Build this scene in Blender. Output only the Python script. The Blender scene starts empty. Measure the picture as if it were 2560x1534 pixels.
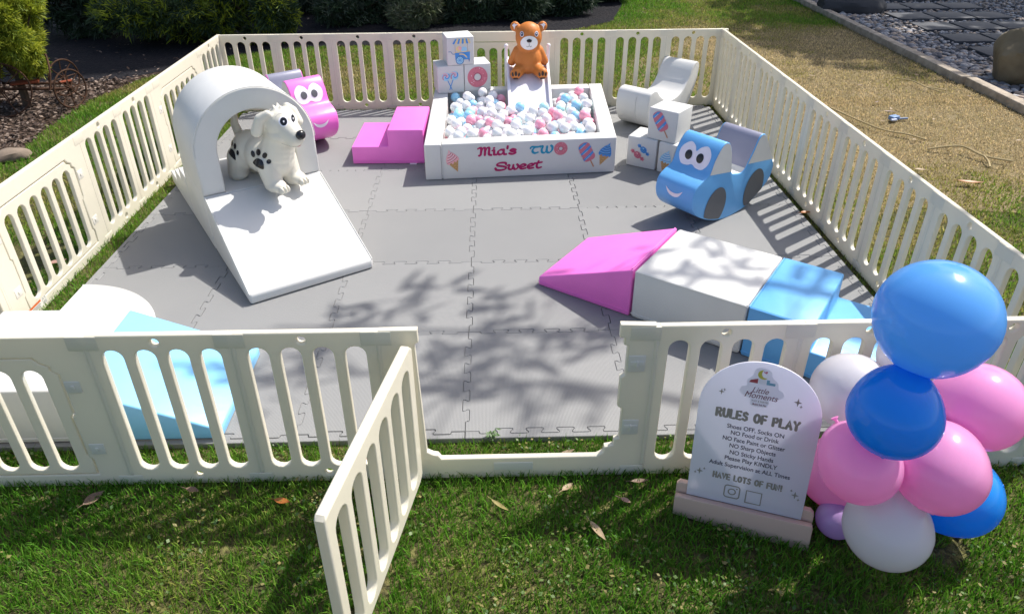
import bpy, bmesh, math, random
import numpy as np
from mathutils import Vector, Matrix
from mathutils.bvhtree import BVHTree
R = math.radians
random.seed(7)
rng = np.random.default_rng(7)
S = bpy.context.scene
COL = S.collection

# ------------------------------------------------------------------ camera, sky, sun, exposure
PITCH, YAW, ROLL = .528, .0139, -.0098
_cp, _sp = math.cos(PITCH), math.sin(PITCH)
FW = Vector((math.sin(YAW)*_cp, math.cos(YAW)*_cp, -_sp))
_r0 = Vector((math.cos(YAW), -math.sin(YAW), 0)); _u0 = _r0.cross(FW)
RT = math.cos(ROLL)*_r0 + math.sin(ROLL)*_u0
UP = -math.sin(ROLL)*_r0 + math.cos(ROLL)*_u0
cam_d = bpy.data.cameras.new('camera'); cam = bpy.data.objects.new('camera', cam_d); COL.objects.link(cam)
m = Matrix((RT, UP, -FW)).transposed().to_4x4(); m.translation = Vector((.1112, -2.5308, 1.8012)); cam.matrix_world = m
cam_d.sensor_width = 36; cam_d.lens = 1789.6*36/2560; cam_d.shift_x = 25/2560; cam_d.shift_y = -101/2560
cam_d.clip_start = .05; cam_d.clip_end = 300
S.camera = cam

SUN_EL, SUN_AZ = R(54), R(35)                  # azimuth from +X towards +Y
w = bpy.data.worlds.new('World'); S.world = w; w.use_nodes = True
nt = w.node_tree; sky = nt.nodes.new('ShaderNodeTexSky'); sky.sky_type = 'NISHITA'; sky.sun_disc = False
sky.dust_density = 3.0; sky.ozone_density = .5; sky.sun_elevation = SUN_EL; sky.sun_rotation = math.pi/2-SUN_AZ
nt.links.new(sky.outputs[0], nt.nodes['Background'].inputs[0]); nt.nodes['Background'].inputs[1].default_value = .15
sl = bpy.data.lights.new('sun', 'SUN'); sl.energy = 4.8; sl.angle = R(.53); sl.color = (1, .955, .88)
so = bpy.data.objects.new('sun', sl); COL.objects.link(so)
sdir = Vector((math.cos(SUN_EL)*math.cos(SUN_AZ), math.cos(SUN_EL)*math.sin(SUN_AZ), math.sin(SUN_EL)))
so.rotation_euler = sdir.to_track_quat('Z', 'Y').to_euler(); so.location = (6, 5, 12)
S.view_settings.view_transform = 'Standard'; S.view_settings.look = 'None'; S.view_settings.gamma = 1
S.view_settings.exposure = .40
S.cycles.max_bounces = 8

# ------------------------------------------------------------------ materials
MATS = {}
def mat(name, col, rough=.5, spec=.5, bump=0, bscale=40, var=0, vscale=4, coat=0, transl=0, metal=0, col2=None):
    if name in MATS: return MATS[name]
    M = bpy.data.materials.new(name); M.use_nodes = True; t = M.node_tree; b = t.nodes['Principled BSDF']
    b.inputs['Base Color'].default_value = (*col, 1); b.inputs['Roughness'].default_value = rough
    b.inputs['Specular IOR Level'].default_value = spec; b.inputs['Metallic'].default_value = metal
    b.inputs['Coat Weight'].default_value = coat; b.inputs['Coat Roughness'].default_value = .12
    tc = t.nodes.new('ShaderNodeTexCoord')
    if var or col2:
        n = t.nodes.new('ShaderNodeTexNoise'); n.inputs['Scale'].default_value = vscale; n.inputs['Detail'].default_value = 5
        t.links.new(tc.outputs['Object'], n.inputs['Vector'])
        rp = t.nodes.new('ShaderNodeMapRange'); rp.inputs[1].default_value = .35; rp.inputs[2].default_value = .65
        t.links.new(n.outputs['Fac'], rp.inputs[0])
        mx = t.nodes.new('ShaderNodeMix'); mx.data_type = 'RGBA'
        c2 = col2 if col2 else tuple(max(0, c*(1-var)) for c in col)
        mx.inputs[6].default_value = (*col, 1); mx.inputs[7].default_value = (*c2, 1)
        t.links.new(rp.outputs[0], mx.inputs[0]); t.links.new(mx.outputs[2], b.inputs['Base Color'])
    if bump:
        n2 = t.nodes.new('ShaderNodeTexNoise'); n2.inputs['Scale'].default_value = bscale; n2.inputs['Detail'].default_value = 3
        t.links.new(tc.outputs['Object'], n2.inputs['Vector'])
        n2.inputs['Distortion'].default_value = .6
        bp = t.nodes.new('ShaderNodeBump'); bp.inputs['Strength'].default_value = bump; bp.inputs['Distance'].default_value = .01
        t.links.new(n2.outputs['Fac'], bp.inputs['Height']); t.links.new(bp.outputs[0], b.inputs['Normal'])
    if transl:
        tr = t.nodes.new('ShaderNodeBsdfTranslucent'); tr.inputs[0].default_value = (*col, 1)
        ms = t.nodes.new('ShaderNodeMixShader'); ms.inputs[0].default_value = transl
        out = t.nodes['Material Output']
        t.links.new(b.outputs[0], ms.inputs[1]); t.links.new(tr.outputs[0], ms.inputs[2]); t.links.new(ms.outputs[0], out.inputs[0])
    MATS[name] = M; return M
VW = mat('white_vinyl', (.63, .63, .615), .42, .4, .22, 6, .03, 9)
VP = mat('pink_vinyl', (.86, .19, .63), .38, .4, .25, 6, .04, 9)
VB = mat('blue_vinyl', (.13, .40, .76), .38, .4, .25, 6, .04, 9)
VLB = mat('light_blue_vinyl', (.22, .52, .83), .38, .4, .25, 6, .04, 9)
VG = mat('grey_vinyl', (.24, .245, .33), .40, .4, .1, 7)
VDG = mat('dark_grey_vinyl', (.10, .105, .115), .45, .4)
FEN = mat('ivory_plastic', (.82, .775, .645), .36, .4, .07, 25, .05, 3, transl=.22)
FEN2 = mat('pale_plastic', (.80, .77, .70), .40, .4, .05, 25, transl=.2)
BLK = mat('black_print', (.008, .008, .012), .25)
WPR = mat('white_print', (.82, .81, .86), .4)
RUB = mat('white_rubber', (.76, .73, .64), .28, .4, .06, 60, .04, 8, transl=.15)
BEAR = mat('brown_rubber', (.56, .185, .035), .5, .35, .05, 60, .08, 8)
DKB = mat('dark_brown_print', (.03, .012, .008), .4)
RED = mat('red_print', (.55, .01, .02), .4)

# ------------------------------------------------------------------ mesh helpers
class MB:
    """collects faces (with material slots) and links them as ONE mesh object"""
    def __init__(s): s.v = []; s.f = []; s.m = []; s.mats = []
    def slot(s, M):
        if M not in s.mats: s.mats.append(M)
        return s.mats.index(M)
    def add(s, vs, fs, M):
        o = len(s.v); k = s.slot(M); s.v += [tuple(p) for p in vs]
        s.f += [tuple(i+o for i in f) for f in fs]; s.m += [k]*len(fs)
    def box(s, c, d, M, rot=0):
        cr, sr = math.cos(rot), math.sin(rot); vs = []
        for z in (-1, 1):
            for x, y in ((-1, -1), (1, -1), (1, 1), (-1, 1)):
                a, b = x*d[0]/2, y*d[1]/2; vs.append((c[0]+a*cr-b*sr, c[1]+a*sr+b*cr, c[2]+z*d[2]/2))
        s.add(vs, [(3, 2, 1, 0), (4, 5, 6, 7), (0, 1, 5, 4), (1, 2, 6, 5), (2, 3, 7, 6), (3, 0, 4, 7)], M)
    def prism(s, poly, y0, y1, M, sidem=None):
        """poly in (x,z), extruded along y"""
        n = len(poly); vs = [(x, y0, z) for x, z in poly]+[(x, y1, z) for x, z in poly]
        s.add(vs, [tuple(range(n)), tuple(range(2*n-1, n-1, -1))], M)
        for i in range(n):
            j = (i+1) % n; s.add([vs[i], vs[n+i], vs[n+j], vs[j]], [(0, 1, 2, 3)], sidem[i] if sidem else M)
    def slab(s, quad, z0, z1, M):
        n = len(quad); vs = [(x, y, z0) for x, y in quad]+[(x, y, z1) for x, y in quad]
        s.add(vs, [tuple(range(n-1, -1, -1)), tuple(range(n, 2*n))]+[(i, (i+1) % n, n+(i+1) % n, n+i) for i in range(n)], M)
    def tube(s, pts, rad, M, seg=8, cap=True):
        pts = [Vector(p) for p in pts]; n = len(pts); rad = rad if hasattr(rad, '__len__') else [rad]*n
        vs = []; prev = None
        for i, p in enumerate(pts):
            d = (pts[min(i+1, n-1)]-pts[max(i-1, 0)]).normalized()
            a = d.orthogonal().normalized() if prev is None else (prev-d*prev.dot(d)).normalized()
            prev = a; b = d.cross(a)
            for k in range(seg):
                t = 2*math.pi*k/seg; vs.append(p+(a*math.cos(t)+b*math.sin(t))*rad[i])
        fs = [(i*seg+k, i*seg+(k+1) % seg, (i+1)*seg+(k+1) % seg, (i+1)*seg+k) for i in range(n-1) for k in range(seg)]
        if cap: fs += [tuple(range(seg-1, -1, -1)), tuple(range((n-1)*seg, n*seg))]
        s.add(vs, fs, M)
    def sphere(s, c, r, M, nu=16, nv=10, mtx=None):
        r = r if hasattr(r, '__len__') else (r, r, r); vs = []
        for j in range(nv+1):
            ph = math.pi*j/nv-math.pi/2
            for i in range(nu):
                th = 2*math.pi*i/nu; p = Vector((math.cos(ph)*math.cos(th)*r[0], math.cos(ph)*math.sin(th)*r[1], math.sin(ph)*r[2]))
                if mtx: p = mtx @ p
                vs.append(p+Vector(c))
        s.add(vs, [(j*nu+i, j*nu+(i+1) % nu, (j+1)*nu+(i+1) % nu, (j+1)*nu+i) for j in range(nv) for i in range(nu)], M)
    def lathe(s, prof, M, seg=24):
        vs = [(r*math.cos(2*math.pi*k/seg), r*math.sin(2*math.pi*k/seg), z) for r, z in prof for k in range(seg)]
        s.add(vs, [(i*seg+k, i*seg+(k+1) % seg, (i+1)*seg+(k+1) % seg, (i+1)*seg+k) for i in range(len(prof)-1) for k in range(seg)], M)
    def build(s, name, parent=None, bevel=0, smooth=True, weld=True, seg=3, ang=35):
        me = bpy.data.meshes.new(name); me.from_pydata(s.v, [], s.f)
        for M in s.mats: me.materials.append(M)
        me.polygons.foreach_set('material_index', s.m)
        if weld or bevel:
            bm = bmesh.new(); bm.from_mesh(me); bmesh.ops.remove_doubles(bm, verts=bm.verts, dist=1e-5)
            bmesh.ops.recalc_face_normals(bm, faces=bm.faces)
            if bevel:
                es = [e for e in bm.edges if len(e.link_faces) == 2 and e.calc_face_angle(0) > R(30)]
                bmesh.ops.bevel(bm, geom=es, offset=bevel, segments=seg, affect='EDGES', profile=.5, clamp_overlap=True)
            bm.to_mesh(me); bm.free()
        return link(name, me, parent, smooth, ang)
def rprism(name, poly, y0, y1, M, parent, rnd=.006, side=None, ang=50, quads=None):
    '''prism with softly rounded rims; poly (x,z) anticlockwise, extruded along y'''
    n = len(poly); P = [Vector(p) for p in poly]
    area = sum(P[i].x*P[(i+1) % n].y-P[(i+1) % n].x*P[i].y for i in range(n)); sg = 1 if area > 0 else -1; nr = []
    for i in range(n):
        d1 = (P[i]-P[i-1]).normalized(); d2 = (P[(i+1) % n]-P[i]).normalized(); a = Vector((-d1.y, d1.x))+Vector((-d2.y, d2.x))
        a = a.normalized() if a.length > 1e-6 else Vector((-d1.y, d1.x)); nr.append(a*sg/max(.6, a.dot(Vector((-d1.y, d1.x)))))
    ys = 1 if y1 > y0 else -1; mb = MB(); rings = []
    prof = [(rnd*(1-math.cos(t)), rnd*(1-math.sin(t))) for t in (0, R(30), R(60), R(90))]          # (depth from face, inset)
    for dd, ins in prof: rings.append([(P[i].x+nr[i].x*ins, y0+ys*dd, P[i].y+nr[i].y*ins) for i in range(n)])
    for dd, ins in reversed(prof): rings.append([(P[i].x+nr[i].x*ins, y1-ys*dd, P[i].y+nr[i].y*ins) for i in range(n)])
    vs = [p for r_ in rings for p in r_]; m_ = len(rings)
    for i in range(n):
        j = (i+1) % n
        for k in range(m_-1):
            mm = (side[i] if side and k == 3 else M)
            mb.add([rings[k][i], rings[k][j], rings[k+1][j], rings[k+1][i]], [(0, 1, 2, 3)], mm)
    for r_ in (rings[0], rings[-1]):
        if quads: [mb.add([r_[q] for q in f], [tuple(range(len(f)))], M) for f in quads]
        else: mb.add(r_, [tuple(range(n))], M)
    return mb.build(name, parent, ang=ang)
def link(name, me, parent=None, smooth=True, ang=35):
    if smooth:
        me.polygons.foreach_set('use_smooth', [True]*len(me.polygons))
        try: me.set_sharp_from_angle(angle=R(ang))
        except Exception: pass
    o = bpy.data.objects.new(name, me); COL.objects.link(o)
    if parent: o.parent = parent
    return o
def tag(o, label, cat, group=None, kind=None):
    if label: o['label'] = label
    if cat: o['category'] = cat
    if group: o['group'] = group
    if kind: o['kind'] = kind
    return o
def thing(name, label, cat, loc=(0, 0, 0), rz=0, group=None):
    o = bpy.data.objects.new(name, None); COL.objects.link(o); o.location = loc; o.rotation_euler = (0, 0, rz)
    o.empty_display_size = .05
    return tag(o, label, cat, group)
def copy_tree(o, parent=None):
    c = o.copy(); COL.objects.link(c)
    if parent: c.parent = parent
    for ch in list(o.children): copy_tree(ch, c)
    return c
def evalmesh(o):
    dg = bpy.context.evaluated_depsgraph_get(); dg.update(); ob = o.evaluated_get(dg)
    me = bpy.data.meshes.new_from_object(ob); d = o.data; bpy.data.objects.remove(o)
    return me
def plate(name, outer, holes, thick, bev, M, parent=None, upright=True):
    """flat board with holes and rounded edges; outline in (x,z)"""
    cu = bpy.data.curves.new(name, 'CURVE'); cu.dimensions = '2D'; cu.fill_mode = 'BOTH'
    cu.extrude = thick/2-bev; cu.bevel_depth = bev; cu.bevel_resolution = 2; cu.offset = -bev
    for pl in [outer]+holes:
        sp = cu.splines.new('POLY'); sp.points.add(len(pl)-1); sp.use_cyclic_u = True
        for p, q in zip(sp.points, pl): p.co = (q[0], q[1], 0, 1)
    o = bpy.data.objects.new('tmp', cu); COL.objects.link(o); me = evalmesh(o)
    if upright: me.transform(Matrix.Rotation(R(90), 4, 'X'))
    me.materials.clear(); me.materials.append(M); me.name = name
    return link(name, me, parent)
def stadium(x0, x1, z0, z1, n=8):
    r = (x1-x0)/2; c = (x0+x1)/2; o = []
    for i in range(n+1): a = math.pi*i/n; o.append((c+r*math.cos(a), z1-r+r*math.sin(a)))
    for i in range(n+1): a = math.pi+math.pi*i/n; o.append((c+r*math.cos(a), z0+r+r*math.sin(a)))
    return o
def disc(cx, cy, rx, ry=None, n=24, rot=0):
    ry = ry or rx; c, s = math.cos(rot), math.sin(rot); o = []
    for i in range(n):
        a = 2*math.pi*i/n; x, y = rx*math.cos(a), ry*math.sin(a); o.append((cx+x*c-y*s, cy+x*s+y*c))
    return o
def catmull(pts, n=6, closed=False):
    P = [Vector(p) for p in pts]; N = len(P); out = []
    rngi = range(N if closed else N-1)
    for i in rngi:
        g = (lambda k: P[k % N]) if closed else (lambda k: P[max(0, min(N-1, k))])
        a, b, c, d = g(i-1), g(i), g(i+1), g(i+2)
        for k in range(n):
            t = k/n; out.append(.5*((2*b)+(c-a)*t+(2*a-5*b+4*c-d)*t*t+(3*b-a-3*c+d)*t**3))
    if not closed: out.append(P[-1])
    return out
def ribbon(pts, wmin, wmax=None, nib=R(35), n=5, smooth=True, caps=True):
    """pen stroke in 2D -> list of polygons"""
    wmax = wmax or wmin; P = catmull(pts, n) if smooth and len(pts) > 2 else [Vector(p) for p in pts]
    L, Rr = [], []
    for i, p in enumerate(P):
        d = P[min(i+1, len(P)-1)]-P[max(i-1, 0)]
        if d.length < 1e-9: d = Vector((1, 0))
        d.normalize(); nn = Vector((-d.y, d.x)); wd = wmin+(wmax-wmin)*abs(math.sin(math.atan2(d.y, d.x)-nib))
        L.append(p+nn*wd/2); Rr.append(p-nn*wd/2)
    polys = [[L[i], Rr[i], Rr[i+1], L[i+1]] for i in range(len(P)-1)]
    if caps:
        for p, a, b in ((P[0], L[0], Rr[0]), (P[-1], L[-1], Rr[-1])): polys.append([Vector(q) for q in disc(p.x, p.y, (a-b).length/2, n=10)])
    return polys
def ribbon1(pts, *a, **k):
    return ribbon(pts, *a, **k)
class Decal:
    """flat print made of thin layers, each a little proud of the one below"""
    def __init__(s, O, U, V, lift=.0012, step=.0005):
        s.O, s.U, s.V = Vector(O), Vector(U).normalized(), Vector(V).normalized(); s.N = s.U.cross(s.V); s.h = lift; s.st = step; s.mb = MB(); s.sub = 0
    def poly(s, pts, M):
        vs = [s.O+s.U*p[0]+s.V*p[1]+s.N*(s.h+s.sub) for p in pts]; s.mb.add(vs, [tuple(range(len(vs)))], M)
        s.sub = (s.sub+.00001) % .0002
    def polys(s, pl, M):
        for p in pl: s.poly(p, M)
    def up(s): s.h += s.st; s.sub = 0
    def build(s, name, parent): return s.mb.build(name, parent, smooth=False, weld=False)
def blob(name, balls, M, parent, voxel=.006, smooth=6):
    """balls: (centre, radius or 3 radii) ellipsoids, or (p0, r0, p1, r1) limbs, fused into one continuous skin"""
    mb = MB()
    for b in balls:
        if len(b) == 2: mb.sphere(b[0], b[1], M, 20, 14)
        elif len(b) == 3: mb.sphere(b[0], b[1], M, 20, 14, b[2])
        else:
            p0, r0, p1, r1 = Vector(b[0]), b[1], Vector(b[2]), b[3]; k = max(3, int((p1-p0).length/(.35*min(r0, r1))))
            for i in range(k+1):
                t = i/k; mb.sphere(p0.lerp(p1, t), r0+(r1-r0)*t, M, 14, 10)
    o = mb.build(name, None, weld=False)
    md = o.modifiers.new('r', 'REMESH'); md.mode = 'VOXEL'; md.voxel_size = voxel
    ms = o.modifiers.new('s', 'SMOOTH'); ms.factor = .5; ms.iterations = smooth
    me = evalmesh(o); me.materials.clear(); me.materials.append(M)
    return link(name, me, parent, True, 180)
def project_print(name, body, centre, direction, up, polys, M, parent, lift=.0012, rings=3):
    """prints laid on a curved skin: polygons in the plane across 'direction', dropped onto the skin"""
    bm = bmesh.new(); bm.from_mesh(body.data); bv = BVHTree.FromBMesh(bm); bm.free()
    d = Vector(direction).normalized(); up = Vector(up); u = d.cross(up).normalized(); v = u.cross(d); C = Vector(centre)
    mb = MB()
    for pl in polys:
        c = sum((Vector(p) for p in pl), Vector((0, 0)))/len(pl); n = len(pl); pts = [c]
        for k in range(1, rings+1): pts += [c.lerp(Vector(p), k/rings) for p in pl]
        vs = []
        for p in pts:
            q = C+u*p[0]+v*p[1]-d*.3; hit = bv.ray_cast(q, d)
            if hit[0] is None: hit = bv.find_nearest(C+u*p[0]+v*p[1])
            nn = hit[1]; nn = nn if nn.dot(d) < 0 else -nn
            vs.append(hit[0]+nn*lift)
        fs = [(0, 1+i, 1+(i+1) % n) for i in range(n)]
        for k in range(1, rings): a = 1+(k-1)*n; b = 1+k*n; fs += [(a+i, b+i, b+(i+1) % n, a+(i+1) % n) for i in range(n)]
        mb.add(vs, fs, M)
    return mb.build(name, parent)
def npmesh(name, V, F3=None, F4=None, mats=(), attrs=None, midx=None, smooth=False):
    V = np.asarray(V, np.float32); me = bpy.data.meshes.new(name); me.vertices.add(len(V)); me.vertices.foreach_set('co', V.ravel())
    idx = []; tot = []
    if F4 is not None and len(F4): idx.append(np.asarray(F4).ravel()); tot.append(np.full(len(F4), 4))
    if F3 is not None and len(F3): idx.append(np.asarray(F3).ravel()); tot.append(np.full(len(F3), 3))
    idx = np.concatenate(idx).astype(np.int32); tot = np.concatenate(tot).astype(np.int32)
    me.loops.add(len(idx)); me.loops.foreach_set('vertex_index', idx); me.polygons.add(len(tot))
    me.polygons.foreach_set('loop_start', np.concatenate([[0], np.cumsum(tot)[:-1]]).astype(np.int32))
    try: me.polygons.foreach_set('loop_total', tot)
    except Exception: pass
    for M in mats: me.materials.append(M)
    if midx is not None: me.polygons.foreach_set('material_index', np.asarray(midx, np.int32))
    for k, a in (attrs or {}).items():
        at = me.attributes.new(k, 'FLOAT', 'POINT'); at.data.foreach_set('value', np.asarray(a, np.float32))
    if smooth: me.polygons.foreach_set('use_smooth', [True]*len(tot))
    me.update(calc_edges=True); me.validate(); return me

# ------------------------------------------------------------------ the setting
GZ = -.022
def noise2(x, y, s, seed=0):
    """cheap smooth value noise for placing patches"""
    r = np.random.default_rng(seed); T = r.random((64, 64)); x = x*s; y = y*s
    xi = np.floor(x).astype(int); yi = np.floor(y).astype(int); fx = x-xi; fy = y-yi; fx = fx*fx*(3-2*fx); fy = fy*fy*(3-2*fy)
    g = lambda a, b: T[a % 64, b % 64]
    return (g(xi, yi)*(1-fx)+g(xi+1, yi)*fx)*(1-fy)+(g(xi, yi+1)*(1-fx)+g(xi+1, yi+1)*fx)*fy
def dryness(x, y):
    d = .29+.74*np.clip((x-1.6)/1.0, 0, 1)*np.clip((y-.2)/1.6, 0, 1)*np.clip((6.6-y)/1.2, .15, 1)
    d += .22*np.clip((y-3.2)/.5, 0, 1)*np.clip((5.2-y)/1.2, 0, 1)*(x < 2)*(x > -1.5)
    d -= .25*np.clip((-y)/.5, 0, 1)
    d += .55*(noise2(x, y, 1.3, 3)-.5)+.35*(noise2(x, y, 5, 4)-.5)
    return np.clip(d, 0, 1)
def grassmat():
    M = bpy.data.materials.new('grass_blades'); M.use_nodes = True; t = M.node_tree; b = t.nodes['Principled BSDF']
    a = t.nodes.new('ShaderNodeAttribute'); a.attribute_name = 'dry'; v = t.nodes.new('ShaderNodeAttribute'); v.attribute_name = 'var'
    r1 = t.nodes.new('ShaderNodeValToRGB'); e = r1.color_ramp.elements
    e[0].position = 0; e[0].color = (.10, .28, .02, 1); e[1].position = 1; e[1].color = (.70, .55, .33, 1)
    for p, c in ((.35, (.22, .36, .045, 1)), (.6, (.36, .33, .09, 1))): k = e.new(p); k.color = c
    t.links.new(a.outputs['Fac'], r1.inputs[0])
    h = t.nodes.new('ShaderNodeMix'); h.data_type = 'RGBA'; h.blend_type = 'MULTIPLY'; h.inputs[0].default_value = 1
    r2 = t.nodes.new('ShaderNodeValToRGB'); r2.color_ramp.elements[0].color = (.45, .45, .45, 1); r2.color_ramp.elements[1].color = (1.25, 1.25, 1.2, 1)
    t.links.new(v.outputs['Fac'], r2.inputs[0]); t.links.new(r1.outputs[0], h.inputs[6]); t.links.new(r2.outputs[0], h.inputs[7])
    t.links.new(h.outputs[2], b.inputs['Base Color']); b.inputs['Roughness'].default_value = .55; b.inputs['Specular IOR Level'].default_value = .3
    tr = t.nodes.new('ShaderNodeBsdfTranslucent'); t.links.new(h.outputs[2], tr.inputs[0]); ms = t.nodes.new('ShaderNodeMixShader'); ms.inputs[0].default_value = .42
    t.links.new(b.outputs[0], ms.inputs[1]); t.links.new(tr.outputs[0], ms.inputs[2]); t.links.new(ms.outputs[0], t.nodes['Material Output'].inputs[0])
    return M
GRASS = grassmat()
def blades(P, L, W, dry, lean=.6):
    n = len(P); th = rng.uniform(0, 2*np.pi, n); ln = rng.uniform(.15, lean, n)*L; ph = rng.uniform(0, 2*np.pi, n)
    wx, wy = np.cos(th)*W/2, np.sin(th)*W/2; lx, ly = np.cos(ph)*ln, np.sin(ph)*ln
    V = np.zeros((n, 5, 3)); V[:] = P[:, None, :]
    V[:, 0, 0] -= wx; V[:, 0, 1] -= wy; V[:, 1, 0] += wx; V[:, 1, 1] += wy
    V[:, 2, 0] += .8*wx+lx*.35; V[:, 2, 1] += .8*wy+ly*.35; V[:, 2, 2] += L*.55
    V[:, 3, 0] += -.8*wx+lx*.35; V[:, 3, 1] += -.8*wy+ly*.35; V[:, 3, 2] += L*.55
    V[:, 4, 0] += lx; V[:, 4, 1] += ly; V[:, 4, 2] += L*np.sqrt(np.clip(1-(ln/L)**2*.5, .2, 1))
    o = np.arange(n)*5
    F4 = np.stack([o, o+1, o+2, o+3], 1); F3 = np.stack([o+3, o+2, o+4], 1)
    return V.reshape(-1, 3), F3, F4, np.repeat(dry, 5), np.repeat(rng.random(n), 5)
def scatter(x0, x1, y0, y1, dens):
    n = int((x1-x0)*(y1-y0)*dens); return rng.uniform(x0, x1, n), rng.uniform(y0, y1, n)
def ground_mat(name, c1, c2, c3, s1=3, s2=60, bump=.6):
    M = bpy.data.materials.new(name); M.use_nodes = True; t = M.node_tree; b = t.nodes['Principled BSDF']; tc = t.nodes.new('ShaderNodeTexCoord')
    ns = []
    for s in (s1, s2):
        n = t.nodes.new('ShaderNodeTexNoise'); n.inputs['Scale'].default_value = s; n.inputs['Detail'].default_value = 8; t.links.new(tc.outputs['Object'], n.inputs['Vector'])
        r = t.nodes.new('ShaderNodeMapRange'); r.inputs[1].default_value = .38; r.inputs[2].default_value = .62; t.links.new(n.outputs['Fac'], r.inputs[0]); ns.append(r)
    m1 = t.nodes.new('ShaderNodeMix'); m1.data_type = 'RGBA'; m1.inputs[6].default_value = (*c1, 1); m1.inputs[7].default_value = (*c2, 1); t.links.new(ns[0].outputs[0], m1.inputs[0])
    m2 = t.nodes.new('ShaderNodeMix'); m2.data_type = 'RGBA'; m2.inputs[7].default_value = (*c3, 1); t.links.new(m1.outputs[2], m2.inputs[6]); t.links.new(ns[1].outputs[0], m2.inputs[0])
    t.links.new(m2.outputs[2], b.inputs['Base Color']); b.inputs['Roughness'].default_value = .9; b.inputs['Specular IOR Level'].default_value = .2
    bp = t.nodes.new('ShaderNodeBump'); bp.inputs['Strength'].default_value = bump; bp.inputs['Distance'].default_value = .02
    t.links.new(ns[1].outputs[0], bp.inputs['Height']); t.links.new(bp.outputs[0], b.inputs['Normal']); return M
def sheet(name, pts, z, M, label=None):
    mb = MB(); mb.add([(x, y, z) for x, y in pts], [tuple(range(len(pts)))], M); return tag(mb.build(name, smooth=False, weld=False), None, None, kind='structure')
LAWN = ground_mat('lawn_soil', (.07, .09, .02), (.20, .175, .07), (.06, .055, .025))
MULCH = ground_mat('mulch_soil', (.05, .032, .022), (.09, .055, .035), (.025, .017, .012), 4, 50)
GRAV = ground_mat('gravel_base', (.22, .21, .21), (.14, .135, .14), (.06, .06, .065), 20, 60)
ASPH = ground_mat('asphalt', (.06, .062, .065), (.05, .05, .055), (.04, .04, .045), 6, 150, .3)
sheet('ground', [(-60, -60), (60, -60), (60, 60), (-60, 60)], GZ, LAWN)
BED = [(-3.35, 1.9), (-3.2, 2.3), (-3.28, 2.75), (-3.28, 3.5), (-3.12, 4.1), (-2.6, 4.9), (-1.9, 5.3), (-.9, 5.35), (1.0, 5.9), (1.6, 6.4), (1.9, 7.5), (2.0, 14), (-14, 14), (-14, 1.9)]
DRY = [(2.0, .9), (2.3, 1.7), (1.98, 2.6), (1.98, 3.2), (1.2, 3.6), (1.5, 4.6), (2.4, 5.6), (3.3, 6.3), (4.26, 6.0), (4.25, 1.3), (3.6, 1.6), (3.1, 1.1), (2.5, 1.2)]
sheet('dry_lawn', DRY, GZ+.003, ground_mat('dry_thatch', (.33, .26, .15), (.25, .20, .10), (.15, .12, .06), 4, 90))
sheet('mulch_bed', BED, GZ+.006, MULCH)
sheet('painted_shade_bed', [(-4.6, 3.95), (-3.9, 4.0), (-3.3, 4.12), (-2.6, 4.92), (-1.9, 5.32), (-.9, 5.38), (1.0, 5.92), (1.6, 6.42), (1.9, 7.5), (2.0, 14), (-14, 14), (-14, 3.8)], GZ+.009, ground_mat('bed_shade_paint', (.012, .012, .016), (.02, .018, .02), (.008, .008, .012), 3, 40))  # near-black sheet paints the deep shade over the far mulch
sheet('driveway', [(-4.75, 6.55), (-4.9, 14), (-14, 14), (-14, 4.6)], GZ+.012, ASPH)
sheet('gravel_bed', [(4.30, 1.0), (12, 1.0), (12, 12), (4.40, 12), (4.36, 6)], GZ+.006, GRAV)

# mat footprint and fence lines (used for where grass may stand)
FX0, FX1, FY0, FY1 = -1.978, 1.92, -.80, 3.145
def inpoly(x, y, poly):
    r = np.zeros(len(x), bool); n = len(poly)
    for i in range(n):
        (x1, y1), (x2, y2) = poly[i], poly[(i+1) % n]
        c = ((y1 > y) != (y2 > y)) & (x < (x2-x1)*(y-y1)/(y2-y1+1e-12)+x1); r ^= c
    return r
acc = []
for (x0, x1, y0, y1, dens, l0, l1, wd) in (
    (-1.75, 2.0, -1.62, -.60, 19000, .017, .044, .0036),
    (-2.15, -1.80, -1.3, 3.3, 9000, .020, .045, .004),
    (1.84, 2.1, -.8, 3.3, 5000, .018, .04, .004),
    (-3.6, -2.1, .9, 5.6, 5500, .018, .042, .0055),
    (-3.2, 4.5, 3.05, 8.6, 4800, .016, .036, .007),
    (2.0, 4.5, -.6, 3.3, 6500, .016, .034, .0058)):
    x, y = scatter(x0, x1, y0, y1, dens)
    k = ~((x > -1.865) & (x < 1.865) & (y > -.652) & (y < 3.09)) & ~inpoly(x, y, BED) & (x < 4.27)
    k &= noise2(x, y, 14, 9) > .10
    x, y = x[k], y[k]; dr = np.clip(dryness(x, y)+rng.normal(0, .13, len(x)), 0, 1)
    L = rng.uniform(l0, l1, len(x))*(1.15-.45*dr)
    near = (x > -1.95) & (x < 1.95) & (y > -.70) & (y < 3.2); L = np.where(near, L*.8, L)
    acc.append(blades(np.stack([x, y, np.full(len(x), GZ)], 1), L, wd, dr, .85))
off = 0; Vs, F3s, F4s, D, Vr = [], [], [], [], []
for V, F3, F4, d, v in acc: Vs.append(V); F3s.append(F3+off); F4s.append(F4+off); D.append(d); Vr.append(v); off += len(V)
g = link('lawn_grass', npmesh('lawn_grass', np.concatenate(Vs), np.concatenate(F3s), np.concatenate(F4s), [GRASS], dict(dry=np.concatenate(D), var=np.concatenate(Vr))), smooth=False)
tag(g, 'short green and straw coloured lawn grass around the white fence', 'grass', kind='stuff')

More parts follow.
